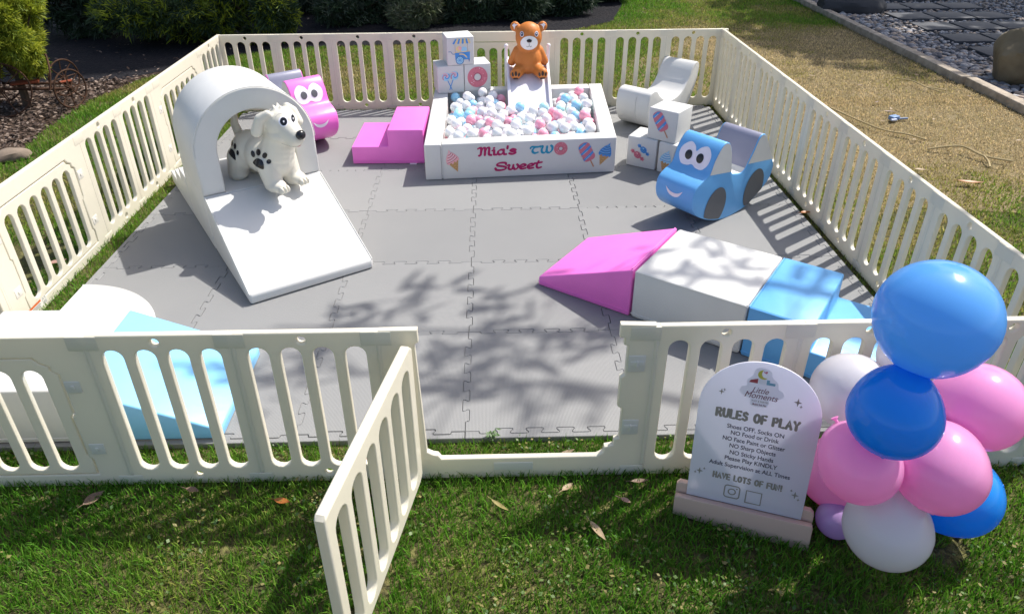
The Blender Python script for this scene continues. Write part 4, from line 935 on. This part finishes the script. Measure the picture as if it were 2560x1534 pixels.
project_print('mouth', bb, (0, -.09, .227), (0, 1, -.12), (0, 0, 1), [p for q in ([(0, 0), (0, -.018)], [(-.018, -.020), (-.010, -.027), (0, -.018)], [(.018, -.020), (.010, -.027), (0, -.018)]) for p in ribbon(q, .0025, caps=False)], BLK, bear, .0030, 1)
for s_ in (-1, 1):
    for M, a, b, lf, dy in ((WPR, .0135, .019, .0012, 0), (mat('eye_navy', (.012, .02, .07), .3), .0095, .0145, .0022, 0), (WPR, .0035, .005, .0032, .003)):
        project_print('eye', bb, (s_*.052, -.08, .288), (0, 1, -.1), (0, 0, 1), [disc(0, dy, a, b, 18)], M, bear, lf, 2)
    project_print('inner_ear', bb, (s_*.102, 0, .327), (0, 1, -.2), (0, 0, 1), [[(s_*-.020, .012), (s_*.006, .020), (s_*.018, .008), (s_*.004, -.022)]], WPR, bear, .0015, 3)
    project_print('paw_pads', bb, (s_*.098, -.12, .008), (0, .75, .6), (0, 0, 1), [disc(-.022, .014, .008, .011, 14), disc(0, .022, .009, .012, 14), disc(.022, .014, .008, .011, 14), disc(0, -.014, .019, .013, 18)], DKB, bear, .0015, 2)

# ------------------------------------------------------------------ printed cubes
CB = .2
def cube(label, loc, rz, group, art, nm):
    t = thing('toy_block', label, 'toy block', loc, rz, group); mb = MB(); mb.box((CB/2, CB/2, CB/2), (CB-.002, CB-.002, CB), VW); mb.build('body', t, bevel=.006)
    D = Decal((0, .001, 0), (1, 0, 0), (0, 0, 1), .0012); art(D); D.build(nm, t); return t
a = R(13); cu_, cv_ = Vector((math.cos(a), math.sin(a), 0)), Vector((-math.sin(a), math.cos(a), 0)); o0 = Vector((-.275, 2.695, HP+.002))
def twol(D): art_lolly(D, (.064, .122), .031, (.105, .026)); art_lolly(D, (.126, .127), .032, (.088, .026))
cube('white block printed with two lollipops, left bottom of the stack behind the pit', o0, a, 'toy blocks stacked behind the pit', twol, 'lollipop_print')
cube('white block printed with a pink donut, right bottom of the stack behind the pit', o0+cu_*.202, a, 'toy blocks stacked behind the pit', lambda D: art_donut(D, (.098, .104), .076, .33), 'donut_print')
cube('white block printed with a candy cart, on top of the stack behind the pit', o0+cu_*.080+Vector((0, 0, .2005)), a, 'toy blocks stacked behind the pit', lambda D: art_cart(D, (.098, .092), .128), 'cart_print')
def twoc(D): art_candy(D, (.113, .123), .0245, R(-38), cBL, cBL2, cBLl); D.up(); art_candy(D, (.076, .083), .0265, R(-32), cPK, cPK2, cPKl)
cube('white block printed with a pink and a blue candy, left bottom beside the blue car', (.992, 1.858, .001), R(-33), 'toy blocks stacked beside the blue car', twoc, 'candy_print')
cube('white block printed with a blue ice cream, half hidden behind the blue car', (1.168, 1.740, .001), R(-43), 'toy blocks stacked beside the blue car', lambda D: art_cone(D, (.042, .008), (.074, .160), .080, cBLl, cBL, WPR), 'ice_cream_print')
cube('white block printed with a striped popsicle, on top beside the blue car', (1.102, 1.812, .2015), R(-40), 'toy blocks stacked beside the blue car', lambda D: art_pop(D, (.049, .178), (.142, .032), .078), 'popsicle_print')

# ------------------------------------------------------------------ white dog in the tunnel
dog = thing('toy_dog', 'white rubber toy dog with black paw prints standing under the arch', 'toy dog', (-.92, .882, .298), R(-35))
X = lambda s, y, z: (s, y, z-.298)
XP = lambda sp, zp, y: (sp-1.27*y, y, zp-.59*y-.298)       # a point whose side view position is known, at side offset y
db = blob('body', [(X(-.285, 0, .452), (.098, .094, .104)), (X(-.19, 0, .445), (.10, .090, .100)), (X(-.09, 0, .450), (.098, .094, .108)), (X(-.065, 0, .49), .088, X(-.02, 0, .60), .078),
    (X(-.002, 0, .648), (.082, .082, .080)), (X(.03, 0, .625), .066, X(.080, 0, .600), .050), (X(.090, 0, .592), (.046, .046, .042)), (X(.075, 0, .568), (.045, .042, .028)), (X(.0, 0, .60), (.085, .082, .055)),
    (X(.0, -.072, .712), .020, X(-.030, -.098, .690), .025), (X(-.030, -.098, .690), .025, X(-.062, -.104, .622), .029), (X(-.02, .066, .710), .020, X(-.012, .094, .682), .023), (X(-.012, .094, .682), .023, X(.012, .098, .630), .024),
    (X(-.345, 0, .505), .027, X(-.375, .0, .575), .021), (X(-.375, 0, .575), .021, X(-.362, 0, .632), .016),
    (X(-.085, -.055, .43), .062, X(-.060, -.062, .335), .048), (X(-.042, -.064, .327), (.066, .046, .034)), (X(-.085, .055, .43), .060, X(-.060, .062, .335), .048), (X(-.040, .066, .327), (.066, .046, .034)),
    (X(-.315, -.050, .42), .066, X(-.345, -.058, .335), .052), (X(-.340, -.058, .328), (.058, .048, .033)), (X(-.315, .050, .42), .064, X(-.345, .058, .335), .052), (X(-.340, .058, .328), (.058, .048, .033)),
    (X(-.005, -.02, .722), .013, X(-.012, -.022, .738), .006), (X(.018, -.0, .722), .012, X(.014, 0, .734), .006), (X(-.02, .015, .72), .012, X(-.03, .018, .735), .006)], RUB, dog, .0055, 4)
VD = (-.739, .581, -.343)
paw = [disc(-.036, .036, .010, .017, 16, .1), disc(-.007, .041, .0115, .0165, 16, -.1), disc(.021, .022, .0115, .0155, 16, -.6), disc(.035, -.010, .011, .013, 16, -.9), [(p.x, p.y) for p in catmull([(-.044, -.004), (-.022, .012), (.004, .0), (.008, -.028), (.002, -.044), (-.018, -.034), (-.036, -.020)], 4, True)]]
project_print('paw_print', db, X(-.200, 0, .410), VD, (0, 0, 1), paw, BLK, dog, .0022, 7)
project_print('paw_print', db, X(-.412, 0, .415), VD, (0, 0, 1), [[(p[0]*.55, p[1]*1.05) for p in q] for q in paw], BLK, dog, .0022, 7)
mb = MB(); mb.sphere(X(.134, -.002, .612), (.021, .026, .024), BLK, 18, 12); mb.build('nose', dog)
for (c, wx) in ((X(.018, 0, .654), 1), (X(.091, 0, .686), .52)):
    for M, a_, b_, lf in ((WPR, .0225, .0255, .0012), (BLK, .0165, .020, .0022), (WPR, .0035, .0045, .0032)):
        project_print('eye', db, c, VD, (0, 0, 1), [disc(.0015*(a_ < .02), .001, a_*wx, b_, 20)], M, dog, lf, 3)
project_print('tongue', db, X(.112, 0, .545), VD, (0, 0, 1), [disc(0, 0, .013, .0085, 14, .5)], RED, dog, .0018, 2)
GRV = mat('rubber_groove', (.50, .48, .44), .5)
project_print('mouth_line', db, X(.075, 0, .552), VD, (0, 0, 1), ribbon([(-.060, .012), (-.03, -.004), (.0, -.012), (.028, -.010)], .0030, caps=False), GRV, dog, .0010, 1)
project_print('brow_line', db, X(.010, 0, .688), VD, (0, 0, 1), ribbon([(-.026, -.008), (-.012, .004), (.006, .006)], .0024, caps=False), GRV, dog, .0010, 1)
for px_ in (X(.018, -.083, .318), X(.020, -.064, .318), X(.018, -.045, .318), X(.020, .047, .318), X(.022, .066, .318), X(.020, .085, .318)):
    mb = MB(); mb.sphere(px_, (.020, .0105, .020), RUB, 12, 8); mb.build('toe', dog)

# ------------------------------------------------------------------ rules sign
sA, sB = Vector((.712, -.925, 0)), Vector((1.045, -1.045, .03)); smid = (sA+sB)/2
sU = Vector((.93515945, -.34005798, .09918358)); sV = Vector((-.04656536, .15955489, .98609021))
qa = R(-4.2); sU2 = sU*math.cos(qa)+sV*math.sin(qa); sV2 = -sU*math.sin(qa)+sV*math.cos(qa); sN = sU2.cross(sV2)
sign = thing('rules_sign', 'white arched sign reading rules of play on a beige foot', 'sign', (.0028, -.0633, .0450)); sign.scale = (.975, .975, .975)
WSG = .172; HSG = .515
def s3(u, v, n=0): return smid+sU2*u+sV2*v+sN*n
arch = [(-WSG, 0), (WSG, 0)]+[(WSG*math.cos(a), HSG-WSG+WSG*math.sin(a)) for a in np.linspace(0, math.pi, 41)]
SGM = mat('sign_white', (.86, .86, .95), .22, .5, coat=.5, transl=.42)
mb = MB(); n = len(arch); mb.add([s3(u, v, 0) for u, v in arch]+[s3(u, v, -.006) for u, v in arch], [tuple(range(n)), tuple(range(2*n-1, n-1, -1))]+[(i, n+i, n+(i+1) % n, (i+1) % n) for i in range(n)], SGM); mb.build('board', sign, bevel=.0012, seg=2)
BEI = mat('beige_acrylic', (.56, .40, .33), .35, .5)
mb = MB(); hhs = [[(-.206, -.075), (.206, -.075), (.206, -.006), (.200, .0), (-.200, .0), (-.206, -.006)], [(-.206, -.075), (.206, -.075), (.206, .022), (.196, .034), (-.196, .034), (-.206, .022)]]
for (n0, n1), hh in zip(((.0015, .022), (-.028, -.0075)), hhs):
    k = len(hh); zf = lambda u, v, nn: s3(u, (v if v > -.05 else (-.072 if u < 0 else -.108)), nn)
    mb.add([zf(u, v, n1) for u, v in hh]+[zf(u, v, n0) for u, v in hh], [tuple(range(k)), tuple(range(2*k-1, k-1, -1))]+[(i, k+i, k+(i+1) % k, (i+1) % k) for i in range(k)], BEI)
mb.build('foot', sign, bevel=.002, seg=2)
GRY, NAV = mat('sign_grey', (.30, .27, .24), .35, .5), mat('sign_navy', (.012, .014, .05), .5)
def sd(l=.0008): return Decal(s3(0, 0), sU2, sV2, l, .0005)
def text(body, u, v, h, M, nm, bold=0, shear=0, width=None):
    cu = bpy.data.curves.new(nm, 'FONT'); cu.body = body; cu.size = h; cu.align_x = 'CENTER'; cu.offset = bold; cu.shear = shear; cu.fill_mode = 'FRONT'
    o = bpy.data.objects.new('tmp', cu); COL.objects.link(o); me = evalmesh(o)
    xs = [v_.co.x for v_ in me.vertices]; k = width/(max(xs)-min(xs)) if width else 1
    mx = Matrix((sU2*k, sV2, sN)).transposed().to_4x4(); mx.translation = s3(u, v, .0012); me.transform(mx); me.materials.clear(); me.materials.append(M); return link(nm, me, sign, smooth=False)
# centre and width of each line measured on the board, in board coordinates
def bd(u, v): return (u*math.cos(qa)+v*math.sin(qa), -u*math.sin(qa)+v*math.cos(qa))
for body, (ua, va), (ub, vb) in (('Shoes OFF, Socks ON', (-.060, .290), (.101, .274)), ('NO Food or Drink', (-.049, .270), (.087, .251)), ('NO Face Paint or Glitter', (-.071, .250), (.106, .225)), ('NO Sharp Objects', (-.050, .223), (.082, .206)), ('NO Sticky Hands', (-.048, .198), (.077, .183)), ('Please Play KINDLY', (-.062, .177), (.089, .159)), ('Adult Supervision at ALL Times', (-.106, .159), (.128, .127))):
    a_, b_ = bd(ua, va), bd(ub, vb); text(body, (a_[0]+b_[0])/2, (a_[1]+b_[1])/2-.0055, .0205, NAV, 'rule_line', .00025, 0, b_[0]-a_[0])
CAPS = {'R': ([[(0, 0), (0, 1), (.4, 1), (.55, .75), (.4, .5), (0, .5)], [(.3, .5), (.58, 0)]], .62), 'U': ([[(0, 1), (0, .3), (.12, .04), (.3, 0), (.48, .04), (.6, .3), (.6, 1)]], .64), 'L': ([[(0, 1), (0, 0), (.48, 0)]], .52), 'E': ([[(.48, 1), (0, 1), (0, 0), (.48, 0)], [(0, .5), (.42, .5)]], .54), 'S': ([[(.5, .85), (.3, 1), (.08, .9), (.08, .62), (.45, .42), (.5, .15), (.28, 0), (.0, .12)]], .56),
 'O': ([disc(.32, .5, .32, .5, 14)+[(.64, .5)]], .68), 'F': ([[(.48, 1), (0, 1), (0, 0)], [(0, .52), (.42, .52)]], .52), 'P': ([[(0, 0), (0, 1), (.4, 1), (.55, .75), (.4, .48), (0, .48)]], .58), 'A': ([[(0, 0), (.32, 1), (.64, 0)], [(.14, .35), (.5, .35)]], .66), 'Y': ([[(0, 1), (.3, .5), (.6, 1)], [(.3, .5), (.3, 0)]], .62), 'H': ([[(0, 0), (0, 1)], [(.56, 0), (.56, 1)], [(0, .5), (.56, .5)]], .60), 'V': ([[(0, 1), (.3, 0), (.6, 1)]], .62), 'T': ([[(0, 1), (.6, 1)], [(.3, 1), (.3, 0)]], .62), 'N': ([[(0, 0), (0, 1), (.56, 0), (.56, 1)]], .60), '!': ([[(.1, 1), (.1, .38)], [(.1, .02), (.1, .05)]], .22), ' ': ([], .34)}
def bubble(s, u0, u1, v, h, w_, nm):
    D = sd(.0012); tot = sum(CAPS[c][1]+.3 for c in s)-.3; k = (u1-u0)/tot; cx = 0
    for c in s:
        for q in CAPS[c][0]: D.polys(ribbon([(u0+(cx+p[0])*k, v+p[1]*h) for p in q], w_, smooth=False), GRY)
        cx += CAPS[c][1]+.3
    D.build(nm, sign)
a_, b_ = bd(-.093, .325), bd(.137, .300); bubble('RULES OF PLAY', a_[0], b_[0], (a_[1]+b_[1])/2, .027, .0086, 'heading')
a_, b_ = bd(-.092, .100), bd(.108, .080); bubble('HAVE LOTS OF FUN!', a_[0], b_[0], (a_[1]+b_[1])/2, .019, .0056, 'heading')
def star(D, c, r): 
    o = []
    for k in range(16):
        a = k*math.pi/8; q = r if k % 4 == 0 else (r*.42 if k % 2 else r*.26); o.append((c[0]+q*math.cos(a)*(1 if k % 8 else .8), c[1]+q*math.sin(a)))
    D.poly(o, GRY)
D = sd()
for c, r in ((bd(-.082, .404), .011), (bd(-.074, .411), .006), (bd(.129, .397), .014), (bd(.138, .384), .006), (bd(-.134, .111), .013), (bd(-.120, .121), .006), (bd(-.147, .104), .006), (bd(.147, .075), .014), (bd(.136, .09), .006), (bd(.157, .060), .006)): star(D, c, r)
D.build('sparkles', sign)
D = sd(); ci = bd(-.034, .050); q = .0225; rr_ = .009
ro = [(ci[0]+sx*(q-rr_)+rr_*math.cos(a), ci[1]+sy*(q-rr_)+rr_*math.sin(a)) for sx, sy, a0 in ((1, 1, 0), (-1, 1, .5), (-1, -1, 1), (1, -1, 1.5)) for a in np.linspace(a0*math.pi, (a0+.5)*math.pi, 6)]
D.polys(ribbon(ro+[ro[0], ro[1]], .0038, smooth=False, caps=False)+ribbon(disc(ci[0], ci[1], .0105, n=24)+[(ci[0]+.0105, ci[1])], .0038, smooth=False), GRY); D.poly(disc(ci[0]+.0135, ci[1]+.0135, .0026, n=10), GRY); D.build('camera_icon', sign)
D = sd(); ci = bd(.030, .040); q = .0225; D.polys(ribbon([(ci[0]-q, ci[1]-q), (ci[0]+q, ci[1]-q), (ci[0]+q, ci[1]+q), (ci[0]-q, ci[1]+q), (ci[0]-q, ci[1]-q)], .004, smooth=False), GRY); D.build('square_frame', sign)
# logo plaque
LG = sd(.0006); c0 = bd(.027, .43)
LGW = mat('logo_white', (.88, .88, .93), .25, coat=.5, transl=.4); LR = mat('logo_red', (.40, .07, .09), .4); LB_ = mat('logo_blue', (.20, .42, .55), .4); LY = mat('logo_yellow', (.62, .56, .10), .4); LM = mat('logo_maroon', (.16, .02, .06), .4)
o_ = lambda p: [(c0[0]+x*.001, c0[1]+y*.001) for x, y in p]
LG.poly(o_([(p.x, p.y) for p in catmull([(-20, 62), (0, 66), (20, 58), (26, 40), (44, 24), (46, 6), (60, -2), (64, -18), (48, -30), (28, -34), (24, -58), (0, -64), (-24, -60), (-26, -40), (-46, -32), (-58, -20), (-54, -4), (-40, 2), (-42, 20), (-30, 34)], 4, True)]), LGW); LG.up()
LG.poly(o_([(-36, 14), (-32, 22), (-12, 30), (-12, 14)]), LR); LG.poly(o_([(-10, 30), (10, 30), (10, 14), (-10, 14)]), WPR); LG.poly(o_([(12, 30), (20, 30), (20, 22), (36, 22), (36, 14), (12, 14)]), LB_)
LG.poly(o_([(p.x, p.y) for p in catmull([(-2, 60), (-12, 54), (-15, 42), (-8, 32), (4, 30), (12, 35), (2, 36), (-4, 44), (-4, 52)], 4, True)]), LY); LG.poly(o_([(4, 54), (8, 58), (11, 55), (8, 49), (1, 52), (0, 57)]), cPK); LG.build('logo', sign)
a_ = bd(.026, .415); text('Little', a_[0]-.002, a_[1]-.002, .026, LM, 'logo_text', 0, .35, .046); a_ = bd(.027, .398); text('Moments', a_[0], a_[1]-.004, .028, LM, 'logo_text', 0, .3, .092)
a_ = bd(.027, .384); text('PLAY & PARTIES', a_[0], a_[1]-.002, .0085, GRY, 'logo_text', 0, 0, .047); a_ = bd(.025, .374); text('Mobile Soft Play', a_[0], a_[1]-.003, .009, LM, 'logo_text', .0001, 0, .038)

# ------------------------------------------------------------------ balloons
def bmat(nm, c): return mat(nm, c, .16, .5, 0, 1, 0, 1, .35, .45)
bB, bB2, bPk, bWh, bLv = bmat('balloon_sky_blue', (.17, .50, .92)), bmat('balloon_royal_blue', (.02, .36, .95)), bmat('balloon_pink', (.93, .43, .74)), bmat('balloon_white', (.80, .79, .82)), bmat('balloon_lavender', (.62, .42, .78))
C0 = Vector((.1112, -2.5308, 1.8012))
def balloon(c, r, M, label, tilt=(0, 0), el=1.08):
    t = thing('balloon', label, 'balloon', c, 0, 'balloons clustered beside the sign'); t.rotation_euler = (R(tilt[0]), R(tilt[1]), 0)
    pf2 = []
    for k in range(25):
        ph = -math.pi/2+math.pi*k/24; z = math.sin(ph); x = math.cos(ph)
        if z < 0: z *= el*1.06; x *= (1-.06*abs(z))
        pf2.append((max(1e-4, r*x), r*z))
    mb = MB(); mb.lathe(pf2, M, 40); mb.build('skin', t, ang=180)
    mb = MB(); zb = -r*el*1.06; mb.lathe([(.003, zb+.004), (.005, zb-.003), (.004, zb-.007), (.010, zb-.013), (.0095, zb-.015), (.001, zb-.012)], M, 12); mb.build('knot', t)
    if M is bB2 or M is bPk:
        mb = MB(); mb.sphere((0, 0, r*.995), (.005, .005, .003), mat('balloon_tip', tuple(c_*.45 for c_ in ((.005, .13, .66) if M is bB2 else (.86, .27, .52))), .3) if False else M, 8, 6); mb.build('tip', t)
    return t
BAL = [((1.165, -1.137, .827), .139, bB, 'largest sky blue balloon at the top of the cluster', (8, -5)),
 ((1.086, -1.218, .598), .109, bB2, 'deep royal blue balloon in the middle of the cluster', (150, 20)),
 ((1.140, -.941, .435), .112, bWh, 'white balloon left of the royal blue one', (20, -40)),
 ((1.285, -.915, .545), .076, bWh, 'white balloon tucked under the sky blue one', (10, 20)),
 ((1.421, -1.069, .484), .119, bPk, 'pink balloon at the right edge under the sky blue one', (20, 60)),
 ((1.066, -1.184, .395), .103, bPk, 'pink balloon below and left of the royal blue one', (140, -30)),
 ((1.164, -.957, .123), .112, bPk, 'pink balloon half behind the rules sign', (30, -50)),
 ((1.271, -1.202, .388), .115, bPk, 'pink balloon in front at the lower right', (140, 25)),
 ((1.455, -1.076, .157), .124, bB2, 'royal blue balloon at the lower right behind the pink one', (20, 50)),
 ((1.172, -1.224, .196), .113, bWh, 'white balloon at the bottom of the cluster', (160, 0)),
 ((1.132, -1.068, .046), .058, bLv, 'small lavender balloon at the foot of the sign', (40, -60)),
 ((1.375, -1.021, .316), .072, bB2, 'royal blue balloon hidden in the middle behind two pink ones', (20, 30))]
for c, r, M, l, tl in BAL: balloon(c, r, M, l, tl)

# ------------------------------------------------------------------ fallen leaves, sticks, scrap
def leaf(label, x, y, L, Wd, rz, M, curl=.3, z=None, tilt=0):
    mb = MB(); n = 9; vs = []
    for i in range(n+1):
        s = i/n; wv = Wd*math.sin(math.pi*s**.85)*.5
        for k in (-1, 0, 1): vs.append(((s-.5)*L, k*wv, curl*L*((s-.5)**2)+abs(k)*wv*.5))
    mb.add(vs, [(i*3+k, i*3+k+1, i*3+k+4, i*3+k+3) for i in range(n) for k in (0, 1)], M)
    mb.tube([(-.5*L-.018, 0, .002+curl*L*.25), (-.5*L, 0, curl*L*.25)], .0012, M, 5)
    o = mb.build('fallen_leaf', None, weld=False, ang=180); o.location = (x, y, z if z is not None else GZ+.028); o.rotation_euler = (tilt, 0, R(rz)); return tag(o, label, 'leaf', 'fallen leaves on the grass')
LF1, LF2, LF3, LF4 = mat('leaf_orange', (.42, .15, .03), .45, col2=(.25, .08, .02), vscale=20, transl=.2), mat('leaf_tan', (.42, .32, .20), .6, col2=(.30, .20, .12), vscale=20, transl=.15), mat('leaf_brown', (.12, .07, .045), .6, col2=(.2, .13, .09), vscale=20), mat('leaf_pink', (.42, .25, .20), .6, transl=.2)
leaf('orange brown magnolia leaf on the grass in front of the fence', -.575, -.92, .058, .024, -12, LF1, .35)
leaf('dark brown curled leaf leaning against the front fence', -1.19, -.89, .07, .03, 55, LF3, .4, None, .5)
leaf('small dark leaf on the grass under the front fence panel', -.88, -.865, .05, .022, -15, LF3, .3)
leaf('long pale leaf on the grass at the bottom beside the sign', .415, -1.06, .085, .022, -62, LF2, .25)
leaf('slim olive leaf on the grass below the gate sill', .12, -.955, .075, .014, -40, mat('leaf_olive', (.30, .25, .09), .6, transl=.2), .3)
leaf('tan leaf lying on the grass inside the gate sill', .355, -.73, .06, .018, 25, LF2, .3)
leaf('tan curled leaf on the grass right of the gate sill', .34, -.885, .05, .020, 40, LF2, .4)
leaf('small pinkish leaf on the grass in front of the fence post', .52, -.945, .035, .018, -30, LF4, .4)
leaf('brown leaf under the front fence beside the sign', .58, -.865, .06, .018, 5, LF3, .3)
leaf('pink brown leaf on the grass behind the open gate door', -.335, -.74, .045, .022, 70, LF4, .5)
leaf('pale leaf at the far right of the balloons', 1.53, -1.05, .09, .03, 80, LF2, .3)
leaf('long brown leaf on the dry lawn at the right edge', 3.05, 1.47, .16, .035, -12, LF1, .3)
leaf('pale leaf on the dry lawn near the right edge', 2.85, 1.68, .07, .03, -15, LF2, .3)
leaf('pale leaf on the dry lawn near the far stick', 3.02, 3.86, .07, .025, -35, LF2, .3)
leaf('brown leaf on the dry lawn beside the scrap', 3.22, 2.83, .10, .03, -15, LF3, .2)
leaf('tan leaf on the grass just outside the left gate', -2.10, .66, .09, .04, 30, LF4, .4)
leaf('brown curled leaf in the grass strip beside the right fence', 1.885, 1.09, .07, .03, 10, LF1, .4)
for i in range(14):
    x, y = random.uniform(2.3, 4.1), random.uniform(1.8, 4.1)
    leaf('small bleached leaf scattered on the dry right hand lawn', x, y, random.uniform(.035, .06), .02, random.uniform(0, 360), random.choice([LF2, LF2, LF3]), .4)['group'] = 'small leaves scattered on the right lawn'
wd_ = MB(); rw = random.Random(4)
for k in range(16):
    a_ = rw.uniform(0, 6.28); p_ = Vector((.095+rw.gauss(0, .012), -.645+rw.gauss(0, .010), rw.uniform(.0, .035))); d_ = Vector((math.cos(a_), math.sin(a_), rw.uniform(-.2, .5)))*.012; n_ = Vector((-math.sin(a_), math.cos(a_), .1))*.005
    wd_.add([p_-d_, p_+n_, p_+d_, p_-n_], [(0, 1, 2, 3)], CLV[0])
wd_.tube([(.095, -.665, GZ), (.097, -.65, .005), (.093, -.642, .03)], .0015, CLV[0], 5)
tag(wd_.build('weed_sprig', None, smooth=False, weld=False), 'small dark green weed sprig poking over the front edge of the grey mat', 'weed')
STW = mat('stick_wood', (.36, .28, .14), .8)
def stick(label, pts, r):
    mb = MB()
    for q in pts: mb.tube(catmull([(x, y, GZ+z) for x, y, z in q], 5), r, STW, 7)
    tag(mb.build('stick', None), label, 'stick', 'sticks on the right lawn')
stick('long thin bent stick on the dry lawn just outside the right fence', [[(2.80, 2.95, .03), (2.885, 2.60, .035), (2.975, 2.417, .03), (3.09, 2.31, .035), (3.178, 2.225, .025)]], .006)
stick('forked stick on the lawn at the right edge', [[(3.10, 2.06, .02), (3.22, 2.03, .05), (3.312, 2.003, .055), (3.371, 1.872, .04), (3.52, 1.80, .03)], [(3.371, 1.872, .04), (3.36, 1.80, .03), (3.33, 1.73, .02)]], .007)
stick('short curved stick near the timber edging', [[(3.72, 3.75, .03), (3.80, 3.62, .04), (3.82, 3.45, .04), (3.88, 3.33, .03)], [(3.82, 3.45, .04), (3.98, 3.40, .02)]], .005)
mb = MB(); mb.box((3.18, 2.69, GZ+.03), (.07, .05, .03), mat('scrap_blue', (.14, .24, .45), .4), .4); mb.box((3.23, 2.685, GZ+.025), (.11, .022, .012), mat('scrap_dark', (.02, .022, .03), .4), .1); mb.box((3.16, 2.65, GZ+.026), (.05, .02, .014), WPR, .2)
tag(mb.build('plastic_scrap', None, bevel=.004), 'small blue and black plastic scrap on the dry lawn', 'litter')

# ------------------------------------------------------------------ bare tree outside the frame whose twigs dapple the front of the mat
bt = thing('unseen_bare_tree', 'unseen bare branched tree standing beyond the right edge with thin twigs', 'tree', (7.0, .85, GZ))
mb = MB(); mb.tube(catmull([(0, 0, 0), (-.1, .05, 1.6), (0, .1, 3.0), (-.3, .1, 4.4), (-.5, 0, 6.2), (-.4, .1, 7.6)], 4), list(np.linspace(.20, .04, 21)), BARK, 10); mb.build('trunk', bt)
rt = random.Random(3); mb = MB()
def limb(pts, r0, r1): q = catmull(pts, 6); mb.tube(q, list(np.linspace(r0, r1, len(q))), BARK, 6, False); return q
LIMBS = [limb([(-.3, .1, 4.4), (-1.3, .5, 5.2), (-2.3, .8, 5.5), (-3.3, 1.0, 5.4), (-4.4, 1.0, 5.1)], .05, .008), limb([(-.42, .05, 5.0), (-1.4, 1.0, 5.9), (-2.4, 1.6, 6.1), (-3.5, 1.6, 5.9), (-4.6, 1.5, 5.5)], .05, .008), limb([(-.3, .1, 4.0), (-1.2, .3, 4.9), (-2.3, .5, 5.2), (-3.4, .5, 5.0), (-4.3, .4, 4.8)], .045, .008), limb([(-.5, 0, 6.2), (-1.4, .6, 6.6), (-2.4, 1.0, 6.6)], .035, .008)]
NODES = [Vector(p) for L in LIMBS for p in L[4:]]
SPOTS = [(-0.27, 0.28, 0), (-0.32, 0.21, 0), (-0.38, 0.17, 0), (-0.48, 0.06, 0), (0.19, 0.18, 0), (0.3, -0.0, 0), (0.17, -0.14, 0), (-0.06, -0.11, 0), (0.02, -0.21, 0), (0.1, -0.3, 0), (0.37, -0.23, 0), (0.22, -0.37, 0), (0.34, -0.5, 0), (-0.08, -0.42, 0), (-0.52, -0.15, 0), (-0.67, -0.18, 0), (-0.73, -0.33, 0), (0.48, -0.41, 0), (0.07, 0.09, 0), (0.49, -0.07, 0), (1.03, 0.34, 0.236), (1.03, 0.18, 0.236), (1.19, 0.16, 0.236), (1.27, 0.21, 0.236), (1.17, -0.06, 0.236), (1.39, 0.03, 0.236), (1.4, -0.1, 0.236), (-0.13, -0.21, 0), (0.26, -0.2, 0), (-0.85, -0.24, 0)]
lc, ld = [], []
for i, (x, y, z) in enumerate(SPOTS):
    hgt = 5.0+.6*math.sin(i*2.3)+.3*math.cos(i*1.1); p = Vector((x, y, z))+sdir*(hgt/sdir.z)-Vector(bt.location)
    q = min(NODES, key=lambda n_: (n_-p).length); mid = q.lerp(p, .5)+Vector((rt.gauss(0, .07), rt.gauss(0, .07), .08))
    mb.tube(catmull([q, mid, p], 5), list(np.linspace(.009, .004, 11)), BARK, 5, False)
    dv = (p-q).normalized()
    for k in range(4):
        d_ = (dv*.7+Vector((rt.gauss(0, .8), rt.gauss(0, .8), rt.gauss(0, .5)))).normalized(); lc.append(p+Vector((rt.gauss(0, .05), rt.gauss(0, .05), 0))); ld.append(d_)
        if k < 2:
            e_ = p+d_*rt.uniform(.12, .22); mb.tube([p, p.lerp(e_, .5)+Vector((0, 0, .02)), e_], [.004, .003, .002], BARK, 4, False)
            for m_ in range(2): lc.append(e_+Vector((rt.gauss(0, .02), rt.gauss(0, .02), 0))); ld.append((d_+Vector((rt.gauss(0, .6), rt.gauss(0, .6), 0))).normalized())
mb.build('branches', bt, smooth=False)
P = np.array([p[:] for p in lc]); Dn = np.array([p[:] for p in ld])
link('leaves', needles(P, Dn, .15, .046, LEAFM, 'leaves', 1, .25), bt, smooth=False)
